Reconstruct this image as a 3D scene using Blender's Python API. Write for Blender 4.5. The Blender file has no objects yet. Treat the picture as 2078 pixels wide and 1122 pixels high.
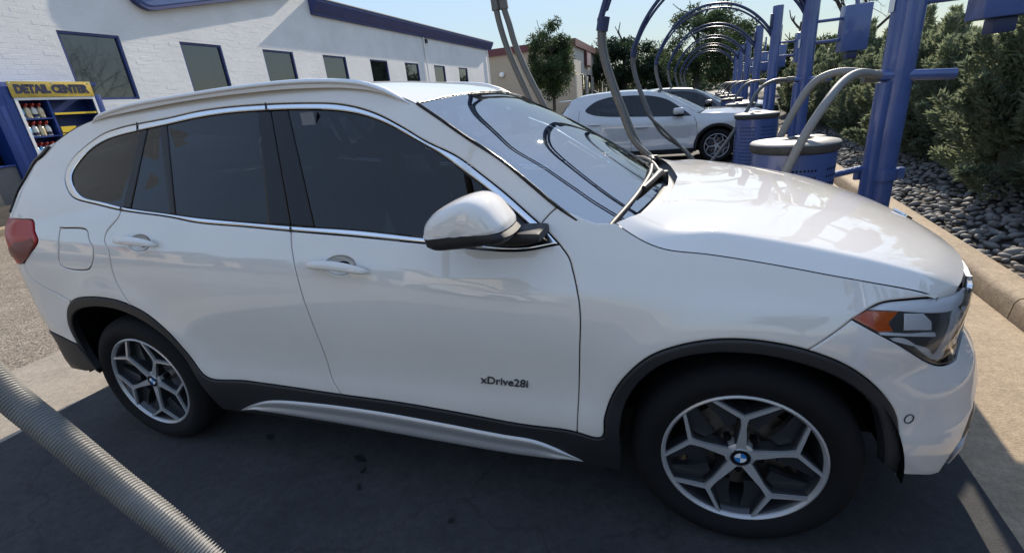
import bpy, bmesh, math, random
import numpy as np
from mathutils import Vector, Matrix
from mathutils.geometry import delaunay_2d_cdt

random.seed(7); rng = np.random.default_rng(7)
scene = bpy.context.scene
COL = scene.collection

# ------------------------------------------------------------------ camera, sky, sun, exposure
cd = bpy.data.cameras.new('camera'); cam = bpy.data.objects.new('camera', cd); COL.objects.link(cam)
yaw, pitch, roll = .3372, -.3548, -.0966
fw = Vector((-math.sin(yaw)*math.cos(pitch), math.cos(yaw)*math.cos(pitch), math.sin(pitch)))
r0 = Vector((math.cos(yaw), math.sin(yaw), 0)); u0 = r0.cross(fw)
rt = math.cos(roll)*r0 + math.sin(roll)*u0; up = -math.sin(roll)*r0 + math.cos(roll)*u0
cam.matrix_world = Matrix(((rt.x, up.x, -fw.x, 1.0912), (rt.y, up.y, -fw.y, -2.1916), (rt.z, up.z, -fw.z, 1.4655), (0, 0, 0, 1)))
cd.sensor_width = 36; cd.lens = 36*948.4/2078; cd.clip_start = .02; cd.clip_end = 1500
scene.camera = cam
SUN_EL, SUN_AZ = math.radians(31), math.atan2(.13, .99)
sdir = Vector((math.sin(SUN_AZ)*math.cos(SUN_EL), math.cos(SUN_AZ)*math.cos(SUN_EL), math.sin(SUN_EL)))
world = bpy.data.worlds.new('World'); scene.world = world; world.use_nodes = True
nt = world.node_tree; nt.nodes.clear()
sky = nt.nodes.new('ShaderNodeTexSky'); sky.sky_type = 'NISHITA'; sky.sun_disc = False
sky.sun_elevation = SUN_EL; sky.sun_rotation = SUN_AZ; sky.air_density = 1.0; sky.dust_density = .05; sky.ozone_density = 1.0
bg = nt.nodes.new('ShaderNodeBackground'); bg.inputs[1].default_value = .135
wo = nt.nodes.new('ShaderNodeOutputWorld')
bw = nt.nodes.new('ShaderNodeRGBToBW'); pw = nt.nodes.new('ShaderNodeMath'); pw.operation = 'POWER'; pw.inputs[1].default_value = -.80
vm = nt.nodes.new('ShaderNodeVectorMath'); vm.operation = 'SCALE'      # phone-style even exposure of the whole sky
nt.links.new(sky.outputs[0], bw.inputs[0]); nt.links.new(bw.outputs[0], pw.inputs[0]); nt.links.new(sky.outputs[0], vm.inputs[0]); nt.links.new(pw.outputs[0], vm.inputs['Scale'])
hs = nt.nodes.new('ShaderNodeHueSaturation'); hs.inputs['Saturation'].default_value = .84; nt.links.new(vm.outputs[0], hs.inputs['Color']); nt.links.new(hs.outputs[0], bg.inputs[0])
nt.links.new(bg.outputs[0], wo.inputs[0])
sl = bpy.data.lights.new('sun', 'SUN'); sl.energy = 2.0; sl.angle = math.radians(.5); sl.color = (1, .89, .74)
so = bpy.data.objects.new('sun', sl); COL.objects.link(so); so.rotation_euler = (-sdir).to_track_quat('-Z', 'Y').to_euler(); so.location = (0, 0, 30)
vs = scene.view_settings; vs.view_transform = 'Standard'; vs.look = 'None'; vs.gamma = 1; vs.use_curve_mapping = False; vs.exposure = 1.88
scene.cycles.use_denoising = True; scene.cycles.max_bounces = 10; scene.cycles.transparent_max_bounces = 16
scene.cycles.caustics_reflective = False; scene.cycles.caustics_refractive = False

# ------------------------------------------------------------------ materials
def M(name, col, rough=.6, metal=0., coat=0., spec=.5, var=None, bump=None, sss=0., ior=1.5, col2=None, aniso=0.):
    m = bpy.data.materials.new(name); m.use_nodes = True; n = m.node_tree; b = n.nodes['Principled BSDF']
    b.inputs['Base Color'].default_value = (*col, 1); b.inputs['Roughness'].default_value = rough
    b.inputs['Metallic'].default_value = metal; b.inputs['Coat Weight'].default_value = coat; b.inputs['Coat IOR'].default_value = 1.75; b.inputs['Coat Roughness'].default_value = .03
    b.inputs['Specular IOR Level'].default_value = spec; b.inputs['IOR'].default_value = ior
    tc = n.nodes.new('ShaderNodeTexCoord')
    if var:                                     # (scale, amount) colour mottling, or a second colour
        t = n.nodes.new('ShaderNodeTexNoise'); t.inputs['Scale'].default_value = var[0]; t.inputs['Detail'].default_value = 6; t.inputs['Roughness'].default_value = .65
        n.links.new(tc.outputs['Object'], t.inputs['Vector'])
        r = n.nodes.new('ShaderNodeValToRGB'); r.color_ramp.elements[0].position = .35; r.color_ramp.elements[1].position = .68
        c2 = col2 or tuple(c*(1-var[1]) for c in col)
        r.color_ramp.elements[0].color = (*c2, 1); r.color_ramp.elements[1].color = (*col, 1)
        n.links.new(t.outputs['Fac'], r.inputs['Fac']); n.links.new(r.outputs['Color'], b.inputs['Base Color'])
    if bump:
        t = n.nodes.new('ShaderNodeTexNoise'); t.inputs['Scale'].default_value = bump[0]; t.inputs['Detail'].default_value = 4
        n.links.new(tc.outputs['Object'], t.inputs['Vector'])
        bp = n.nodes.new('ShaderNodeBump'); bp.inputs['Strength'].default_value = bump[1]; bp.inputs['Distance'].default_value = bump[2] if len(bump) > 2 else .01
        n.links.new(t.outputs['Fac'], bp.inputs['Height']); n.links.new(bp.outputs['Normal'], b.inputs['Normal'])
    return m
def glass(name, tint, refl=1.0, ior=1.5, rough=0.):
    m = bpy.data.materials.new(name); m.use_nodes = True; n = m.node_tree; n.nodes.clear()
    o = n.nodes.new('ShaderNodeOutputMaterial'); mx = n.nodes.new('ShaderNodeMixShader'); tr = n.nodes.new('ShaderNodeBsdfTransparent'); gl = n.nodes.new('ShaderNodeBsdfGlossy')
    fr = n.nodes.new('ShaderNodeFresnel'); fr.inputs['IOR'].default_value = ior
    tr.inputs[0].default_value = (*tint, 1); gl.inputs['Color'].default_value = (refl, refl, refl, 1); gl.inputs['Roughness'].default_value = rough
    n.links.new(fr.outputs[0], mx.inputs[0]); n.links.new(tr.outputs[0], mx.inputs[1]); n.links.new(gl.outputs[0], mx.inputs[2]); n.links.new(mx.outputs[0], o.inputs[0])
    return m
def leafmat(name, col, col2, scale=1.2, trans=.35):
    m = bpy.data.materials.new(name); m.use_nodes = True; n = m.node_tree; b = n.nodes['Principled BSDF']; b.inputs['Roughness'].default_value = .65; b.inputs['Specular IOR Level'].default_value = .25
    tc = n.nodes.new('ShaderNodeTexCoord'); t = n.nodes.new('ShaderNodeTexNoise'); t.inputs['Scale'].default_value = scale; t.inputs['Detail'].default_value = 5
    r = n.nodes.new('ShaderNodeValToRGB'); r.color_ramp.elements[0].position = .36; r.color_ramp.elements[1].position = .66
    r.color_ramp.elements[0].color = (*col2, 1); r.color_ramp.elements[1].color = (*col, 1)
    n.links.new(tc.outputs['Object'], t.inputs['Vector']); n.links.new(t.outputs['Fac'], r.inputs['Fac']); n.links.new(r.outputs['Color'], b.inputs['Base Color'])
    tl = n.nodes.new('ShaderNodeBsdfTranslucent'); mx = n.nodes.new('ShaderNodeMixShader'); mx.inputs[0].default_value = trans
    n.links.new(r.outputs['Color'], tl.inputs['Color']); o = n.nodes['Material Output']
    n.links.new(b.outputs[0], mx.inputs[1]); n.links.new(tl.outputs[0], mx.inputs[2]); n.links.new(mx.outputs[0], o.inputs[0])
    return m
def ground_mat(name, base, dark, speck=None, stain=None, grain=120, bump=.25, crack=None, rough=.85):
    """paving: broad mottling, fine grain, optional pebble specks, stains and cracks"""
    m = bpy.data.materials.new(name); m.use_nodes = True; n = m.node_tree; b = n.nodes['Principled BSDF']; b.inputs['Roughness'].default_value = rough; b.inputs['Specular IOR Level'].default_value = .3
    L = n.links.new; tc = n.nodes.new('ShaderNodeTexCoord')
    def noise(sc, det=6, ro=.6):
        t = n.nodes.new('ShaderNodeTexNoise'); t.inputs['Scale'].default_value = sc; t.inputs['Detail'].default_value = det; t.inputs['Roughness'].default_value = ro; L(tc.outputs['Object'], t.inputs['Vector']); return t
    def ramp(src, p0, p1, c0, c1):
        r = n.nodes.new('ShaderNodeValToRGB'); r.color_ramp.elements[0].position = p0; r.color_ramp.elements[1].position = p1
        r.color_ramp.elements[0].color = (*c0, 1); r.color_ramp.elements[1].color = (*c1, 1); L(src, r.inputs['Fac']); return r.outputs['Color']
    def mix(f, a, bb, mode='MIX'):
        x = n.nodes.new('ShaderNodeMix'); x.data_type = 'RGBA'; x.blend_type = mode
        if isinstance(f, float): x.inputs[0].default_value = f
        else: L(f, x.inputs[0])
        L(a, x.inputs[6]); L(bb, x.inputs[7]) if not isinstance(bb, tuple) else setattr(x.inputs[7], 'default_value', (*bb, 1)); return x.outputs[2]
    c = ramp(noise(.9, 8).outputs['Fac'], .3, .7, dark, base)
    c = mix(.5, c, ramp(noise(7, 8, .7).outputs['Fac'], .3, .7, (.6, .6, .6), (1.1, 1.1, 1.1)), 'MULTIPLY')
    c = mix(.6, c, ramp(noise(28, 5, .7).outputs['Fac'], .3, .7, (.6, .6, .6), (1.1, 1.1, 1.1)), 'MULTIPLY')
    c = mix(.55, c, ramp(noise(grain, 3).outputs['Fac'], .3, .7, (.45, .45, .45), (1, 1, 1)), 'MULTIPLY')
    h = noise(grain, 3).outputs['Fac']
    if speck:
        v = n.nodes.new('ShaderNodeTexVoronoi'); v.inputs['Scale'].default_value = speck; L(tc.outputs['Object'], v.inputs['Vector'])
        hs = n.nodes.new('ShaderNodeSeparateColor'); L(v.outputs['Color'], hs.inputs[0])
        c = mix(.8, c, ramp(hs.outputs[0], .1, .95, (.35, .33, .31), (1.25, 1.2, 1.1)), 'MULTIPLY')
        h = v.outputs['Distance']
    if stain:
        c = mix(ramp(noise(stain[0], 7, .7).outputs['Fac'], stain[1], stain[1]+.13, (0, 0, 0), (.75, .75, .75)), c, stain[2])
    if crack:
        w = noise(2.5, 5); v = n.nodes.new('ShaderNodeTexVoronoi'); v.feature = 'DISTANCE_TO_EDGE'; v.inputs['Scale'].default_value = crack
        mv = n.nodes.new('ShaderNodeMix'); mv.data_type = 'RGBA'; mv.inputs[0].default_value = .35; L(tc.outputs['Object'], mv.inputs[6]); L(w.outputs['Color'], mv.inputs[7]); L(mv.outputs[2], v.inputs['Vector'])
        c = mix(ramp(v.outputs['Distance'], .001, .004, (.4, .4, .4), (0, 0, 0)), c, tuple(x*.3 for x in dark))
    L(c, b.inputs['Base Color'])
    bp = n.nodes.new('ShaderNodeBump'); bp.inputs['Strength'].default_value = bump; bp.inputs['Distance'].default_value = .006; bp.invert = bool(speck); L(h, bp.inputs['Height']); L(bp.outputs['Normal'], b.inputs['Normal'])
    return m

MAT = dict(
    silverpaint=M('silver_white_paint', (.52, .525, .53), .5, coat=1.0, spec=0.), paint=M('white_car_paint', (.76, .72, .66), .5, coat=1.0, spec=0., var=(2.2, .05)),
    chrome=M('satin_chrome', (.78, .79, .8), .16, 1.0),
    silver=M('brushed_silver', (.55, .55, .55), .42, .6),
    plastic=M('grained_black_plastic', (.017, .017, .019), .55, bump=(900, .15, .001)),
    gloss=M('gloss_black_trim', (.007, .007, .008), .25, coat=0., spec=.35),
    dark=M('unlit_black', (.006, .006, .007), .9, spec=.1),
    rubber=M('tyre_rubber', (.006, .006, .007), .8, spec=.3, var=(30, .3), bump=(200, .1, .001)),
    rimface=M('machined_alloy', (.47, .47, .475), .32, .4),
    rimdark=M('grey_painted_alloy', (.030, .032, .036), .4, .3, coat=.3),
    disc=M('brake_steel', (.22, .2, .18), .45, 1.0),
    red=M('tail_lamp_red', (.36, .005, .008), .3, coat=.12),
    dred=M('tail_lamp_dark_red', (.12, .003, .006), .3, coat=.12),
    amber=M('amber_reflector', (.55, .10, .015), .25, coat=1),
    lampgrey=M('lamp_grey', (.66, .67, .68), .35, .0), lampsilver=M('lamp_silver', (.80, .82, .84), .3, .0, coat=.6), rail=M('rail_silver', (.72, .71, .69), .4, .4),
    clear=glass('clear_lens', (.95, .96, .97), 1.0, 1.22),
    screen=glass('windscreen_glass', (.62, .72, .70), 1.0, 5.2, .008),
    tint=glass('tinted_side_glass', (.085, .115, .16), 1.0, 1.52),
    dashm=M('dashboard_vinyl', (.17, .18, .19), .6),
    seat=M('seat_leather', (.45, .43, .40), .6, var=(8, .15)),
    kblue=M('deep_blue_panel', (.014, .045, .22), .4, var=(3, .2)), blue=M('blue_powder_coat', (.062, .108, .29), .32, coat=.3, var=(3, .25)),
    bluetrim=M('blue_window_paint', (.025, .045, .17), .45, var=(2, .2)),
    yellow=M('yellow_banner', (.62, .42, .04), .5, var=(2.5, .25)),
    yel=M('yellow_edge', (.75, .52, .03), .5),
    navytext=M('navy_lettering', (.01, .014, .05), .5),
    white=M('white_paint', (.75, .75, .74), .5),
    hose=M('grey_ribbed_hose', (.20, .20, .19), .55),
    hosed=M('dark_grey_hose', (.10, .10, .095), .5),
    arch=M('dark_boom_steel', (.018, .03, .09), .4),
    lid=M('weathered_lid', (.23, .225, .21), .55, var=(14, .35)),
    lidside=M('dull_lid_rim', (.05, .052, .05), .7, var=(20, .4)),
    pane=M('dark_window_pane', (.012, .014, .015), .03, spec=1.0, ior=1.62),
    beige=M('beige_block', (.40, .33, .25), .85, var=(4, .12)),
    maroon=M('maroon_trim', (.10, .022, .030), .6),
    cream=M('cream_front', (.55, .5, .42), .8, var=(3, .1)),
    stone=M('river_stone', (.31, .265, .21), .75, var=(9, .5), bump=(60, .2, .004)),
    stoneg=M('grey_river_stone', (.19, .18, .165), .75, var=(9, .45), bump=(60, .2, .004)),
    stoned=M('tan_river_stone', (.37, .29, .21), .75, var=(9, .45), bump=(60, .2, .004)),
    soil=M('bed_soil', (.05, .042, .034), .95, var=(6, .5), bump=(40, .6, .02)),
    bark=M('bark', (.085, .07, .058), .9, var=(20, .4)),
    juniper=leafmat('juniper_foliage', (.25, .28, .16), (.14, .17, .11), 2.2, .5),
    leafa=leafmat('tree_leaves', (.085, .12, .045), (.03, .052, .025), .9),
    leafb=leafmat('dark_tree_leaves', (.04, .065, .03), (.015, .03, .016), .5),
    hotel=M('pale_render', (.42, .40, .38), .8), hotelw=M('far_windows', (.10, .12, .15), .4),
    green=None,
)
g = M('green_signal_lens', (.02, .5, .3), .3); g.node_tree.nodes['Principled BSDF'].inputs['Emission Color'].default_value = (.05, 1, .6, 1); g.node_tree.nodes['Principled BSDF'].inputs['Emission Strength'].default_value = 2; MAT['green'] = g

# ------------------------------------------------------------------ object helpers
def tag(o, label, cat, group=None):
    o['label'] = label; o['category'] = cat
    if group: o['group'] = group
    return o
def thing(name, loc, label, cat, group=None, rz=0.):
    o = bpy.data.objects.new(name, None); COL.objects.link(o); o.location = loc; o.rotation_euler = (0, 0, rz); o.empty_display_size = .1
    return tag(o, label, cat, group)
def link(name, me, parent=None, loc=None):
    o = bpy.data.objects.new(name, me); COL.objects.link(o)
    if parent: o.parent = parent
    if loc is not None: o.location = loc
    return o
def mesh(name, V, Fc, mat, smooth=35, normals=None):
    me = bpy.data.meshes.new(name); me.from_pydata([tuple(map(float, v)) for v in V], [], [tuple(map(int, f)) for f in Fc]); me.materials.append(mat)
    if smooth is not None:
        me.polygons.foreach_set('use_smooth', [True]*len(me.polygons))
        if normals is not None: me.normals_split_custom_set_from_vertices([tuple(map(float, n)) for n in normals])
        elif smooth < 180: me.set_sharp_from_angle(angle=math.radians(smooth))
    me.update(); return me
def copy_tree(o, parent=None):
    c = o.copy(); COL.objects.link(c)
    if parent: c.parent = parent
    for ch in list(o.children): copy_tree(ch, c)
    return c
class MB:
    def __init__(s): s.V, s.F = [], []
    def add(s, V, Fc):
        k = len(s.V); s.V += [tuple(v) for v in V]; s.F += [tuple(i + k for i in f) for f in Fc]; return s
    def box(s, x0, x1, y0, y1, z0, z1, bev=0.):
        if bev <= 0:
            V = [(x, y, z) for x in (x0, x1) for y in (y0, y1) for z in (z0, z1)]
            return s.add(V, [(0, 1, 3, 2), (4, 6, 7, 5), (0, 4, 5, 1), (2, 3, 7, 6), (0, 2, 6, 4), (1, 5, 7, 3)])
        bm = bmesh.new(); bmesh.ops.create_cube(bm, size=1)
        for v in bm.verts: v.co = Vector(((x0+x1)/2 + v.co.x*(x1-x0), (y0+y1)/2 + v.co.y*(y1-y0), (z0+z1)/2 + v.co.z*(z1-z0)))
        bmesh.ops.bevel(bm, geom=bm.edges[:], offset=bev, segments=2, profile=.6, affect='EDGES')
        bm.verts.index_update(); s.add([v.co[:] for v in bm.verts], [[v.index for v in f.verts] for f in bm.faces]); bm.free(); return s
    def tube(s, path, r, n=10, cap=True):
        """sweep a round section along a path; r a number or one radius per point"""
        Pn = np.array(path, float); R = np.full(len(Pn), r) if np.isscalar(r) else np.array(r, float)
        T = np.gradient(Pn, axis=0); T /= np.linalg.norm(T, axis=1, keepdims=True)
        a = np.array([0, 0, 1.]) if abs(T[0][2]) < .9 else np.array([1., 0, 0]); U = np.cross(T[0], a); U /= np.linalg.norm(U)
        V = []; ang = np.arange(n)*2*np.pi/n
        for i in range(len(Pn)):
            U = U - T[i]*(U@T[i]); U /= np.linalg.norm(U); B = np.cross(T[i], U)
            V += list(Pn[i] + R[i]*(np.cos(ang)[:, None]*U + np.sin(ang)[:, None]*B))
        Fc = [(i*n+j, i*n+(j+1) % n, (i+1)*n+(j+1) % n, (i+1)*n+j) for i in range(len(Pn)-1) for j in range(n)]
        if cap: Fc += [tuple(range(n-1, -1, -1)), tuple((len(Pn)-1)*n+j for j in range(n))]
        return s.add(V, Fc)
    def lathe(s, prof, n=32, axis='z', c=(0, 0, 0), closed=False):
        """turn (radius, height) points about an axis"""
        V = []
        for r, h in prof:
            for j in range(n):
                t = 2*math.pi*j/n; p = (r*math.cos(t), r*math.sin(t), h) if axis == 'z' else (r*math.cos(t), h, r*math.sin(t))
                V.append((p[0]+c[0], p[1]+c[1], p[2]+c[2]))
        m = len(prof); Fc = [(i*n+j, i*n+(j+1) % n, (i+1)*n+(j+1) % n, (i+1)*n+j) for i in range(m-1) for j in range(n)]
        if axis == 'y': Fc = [f[::-1] for f in Fc]
        return s.add(V, Fc)
    def prism(s, poly, d0, d1, fn):
        """extrude a 2D outline between depths d0, d1; fn(u, v, d) -> point"""
        n = len(poly); V = [fn(u, v, d0) for u, v in poly] + [fn(u, v, d1) for u, v in poly]
        tri = tess(poly); return s.add(V, [t[::-1] for t in tri] + [tuple(i+n for i in t) for t in tri] + [(i, (i+1) % n, (i+1) % n+n, i+n) for i in range(n)])
    def build(s, name, mat, parent=None, smooth=35, loc=None):
        return link(name, mesh(name, s.V, s.F, mat, smooth), parent, loc)
def tess(poly):
    from mathutils.geometry import tessellate_polygon
    t = [tuple(x) for x in tessellate_polygon([[Vector((u, v, 0)) for u, v in poly]])]
    out = []
    for a, b, c in t:
        ar = (poly[b][0]-poly[a][0])*(poly[c][1]-poly[a][1])-(poly[b][1]-poly[a][1])*(poly[c][0]-poly[a][0]); out.append((a, b, c) if ar > 0 else (a, c, b))
    return out
def spl(P, step=.02):
    """smooth curve through points (catmull-rom), resampled"""
    P = np.array(P, float)
    if len(P) < 3:
        n = max(2, int(np.linalg.norm(P[-1]-P[0])/step)+1); return P[0] + (P[-1]-P[0])*np.linspace(0, 1, n)[:, None]
    Q = np.vstack([2*P[0]-P[1], P, 2*P[-1]-P[-2]]); out = []
    for i in range(1, len(Q)-2):
        p0, p1, p2, p3 = Q[i-1:i+3]; d = np.linalg.norm(p2-p1)
        if d < 1e-6: continue
        t0, t1 = 0, max(np.linalg.norm(p1-p0), 1e-4)**.5; t2 = t1 + d**.5; t3 = t2 + max(np.linalg.norm(p3-p2), 1e-4)**.5
        for t in np.linspace(t1, t2, max(1, int(round(d/step))), endpoint=False):
            A1 = (t1-t)/(t1-t0)*p0+(t-t0)/(t1-t0)*p1; A2 = (t2-t)/(t2-t1)*p1+(t-t1)/(t2-t1)*p2; A3 = (t3-t)/(t3-t2)*p2+(t-t2)/(t3-t2)*p3
            B1 = (t2-t)/(t2-t0)*A1+(t-t0)/(t2-t0)*A2; B2 = (t3-t)/(t3-t1)*A2+(t-t1)/(t3-t1)*A3
            out.append((t2-t)/(t2-t1)*B1+(t-t1)/(t2-t1)*B2)
    out.append(P[-1]); return np.array(out)
def text_mesh(body, size, extrude, mat, bold=0., shear=0., space=1.0):
    cu = bpy.data.curves.new('lettering', 'FONT'); cu.body = body; cu.size = size; cu.extrude = extrude; cu.offset = bold; cu.shear = shear; cu.space_character = space
    cu.align_x = 'CENTER'; cu.align_y = 'CENTER'; cu.resolution_u = 4
    o = bpy.data.objects.new('tmp', cu); COL.objects.link(o); dg = bpy.context.evaluated_depsgraph_get(); dg.update()
    me = bpy.data.meshes.new_from_object(o.evaluated_get(dg)); bpy.data.objects.remove(o); me.materials.clear(); me.materials.append(mat); return me

# ------------------------------------------------------------------ car body surfaces
def pch(x, X, Y):
    """smooth (cubic hermite) interpolation through a table"""
    X = np.asarray(X, float); Y = np.asarray(Y, float); x = np.clip(x, X[0], X[-1])
    i = np.clip(np.searchsorted(X, x, side='right') - 1, 0, len(X) - 2)
    d = np.gradient(Y, X); h = X[i+1] - X[i]; t = (x - X[i]) / h
    return ((2*t**3-3*t**2+1)*Y[i] + (t**3-2*t**2+t)*h*d[i]
            + (-2*t**3+3*t**2)*Y[i+1] + (t**3-t**2)*h*d[i+1])
def sstep(a, b, x):
    t = np.clip((x - a) / (b - a), 0, 1); return t*t*(3-2*t)
class Body:
    """side skin of a car: half width by height, rounded in plan at nose and tail.
    a runs along the car (metres, then round the corners), z is height; +x is forward, the right side is -y"""
    def __init__(s, wid, front, rear, XS, XB, NF, NR, swage, tilt, arches):
        s.wid, s.front, s.rear = wid, front, rear
        s.XS, s.XB, s.NF, s.NR, s.swage, s.tilt, s.arches = XS, XB, NF, NR, swage, tilt, arches
    def W(s, x, z):
        x = np.clip(x, -1.9, 1.3)
        ze = z + s.tilt*(x - s.swage)*sstep(.5, .95, z)*(1 - sstep(1.15, 1.5, z))
        return pch(ze, *s.wid)
    def S(s, a, z):
        a = np.asarray(a, float); z = np.asarray(z, float)
        x = np.clip(a, s.XB, s.XS); w = s.W(x, z)
        for (cx, cz, R, amp) in s.arches:
            r = np.hypot(x - cx, z - cz)
            w = w + amp*np.exp(-((r - R)/.07)**2)*sstep(cz-.15, cz+.05, z)*(1 - np.clip((a - s.XS)/.3, 0, 1))*(1 - np.clip((s.XB - a)/.3, 0, 1))
        y = w.copy() if hasattr(w, 'copy') else w
        xo = x.copy(); yo = y*1.0
        k = .88
        f = a > s.XS
        ph = np.clip((a - s.XS)/k, 0, 3.2); A = pch(z, *s.front) - s.XS
        r = (np.abs(np.sin(ph)/A)**s.NF + np.abs(np.cos(ph)/w)**s.NF)**(-1/s.NF)
        xo = np.where(f, s.XS + r*np.sin(ph), xo); yo = np.where(f, r*np.cos(ph), yo)
        f = a < s.XB
        ph = np.clip((s.XB - a)/k, 0, 3.2); A = s.XB - pch(z, *s.rear)
        r = (np.abs(np.sin(ph)/A)**s.NR + np.abs(np.cos(ph)/w)**s.NR)**(-1/s.NR)
        xo = np.where(f, s.XB - r*np.sin(ph), xo); yo = np.where(f, r*np.cos(ph), yo)
        return np.stack([xo, -yo, z + 0*a], -1)
    def N(s, a, z):
        e = .004
        u = s.S(a + e, z) - s.S(a - e, z); v = s.S(a, z + e) - s.S(a, z - e)
        n = np.cross(u, v); return n/np.maximum(np.linalg.norm(n, axis=-1, keepdims=True), 1e-12)
suv = Body(
    wid=([.15,.22,.30,.36,.42,.46,.52,.60,.70,.80,.90,.97,1.003,1.022,1.06,1.10,1.15,1.2,1.3,1.4,1.5,1.6],
         [.83,.855,.88,.893,.902,.902,.897,.898,.904,.907,.902,.893,.886,.878,.862,.845,.821,.796,.742,.696,.644,.60]),
    front=([.15,.25,.3,.35,.4,.45,.5,.55,.6,.64,.68,.75,.8,.85,.9,.95,1.0,1.6],
           [2.12,2.18,2.185,2.18,2.175,2.165,2.15,2.135,2.115,2.08,2.045,2.05,2.055,2.05,2.02,1.97,1.9,1.9]),
    rear=([.15,.3,.45,.6,.7,.8,.9,1.0,1.05,1.1,1.15,1.2,1.3,1.4,1.5,1.6],
          [-1.97,-2.05,-2.10,-2.155,-2.18,-2.17,-2.155,-2.165,-2.17,-2.175,-2.165,-2.11,-2.07,-1.98,-1.9,-1.85]),
    XS=1.45, XB=-1.7, NF=2.4, NR=3.0, swage=-.5, tilt=.075,
    arches=[(1.335,.335,.47,.012),(-1.31,.335,.48,.012)])

hatch = Body(
    wid=([.15,.25,.4,.55,.7,.85,.93,.97,1.02,1.1,1.2,1.3,1.4,1.5,1.6],
         [.84,.88,.90,.888,.90,.905,.895,.88,.855,.815,.76,.70,.64,.57,.5]),
    front=([.15,.3,.5,.7,.8,.9,1.0,1.1,1.6],[2.5,2.55,2.57,2.56,2.53,2.47,2.35,2.2,2.1]),
    rear=([.15,.3,.5,.7,.9,1.0,1.1,1.2,1.3,1.4,1.5,1.6],[-2.12,-2.2,-2.24,-2.24,-2.22,-2.16,-2.1,-2.0,-1.92,-1.85,-1.8,-1.8]),
    XS=1.4, XB=-1.6, NF=2.4, NR=2.6, swage=-.5, tilt=.04,
    arches=[(1.32,.34,.46,.02),(-1.32,.34,.46,.02)])
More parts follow.
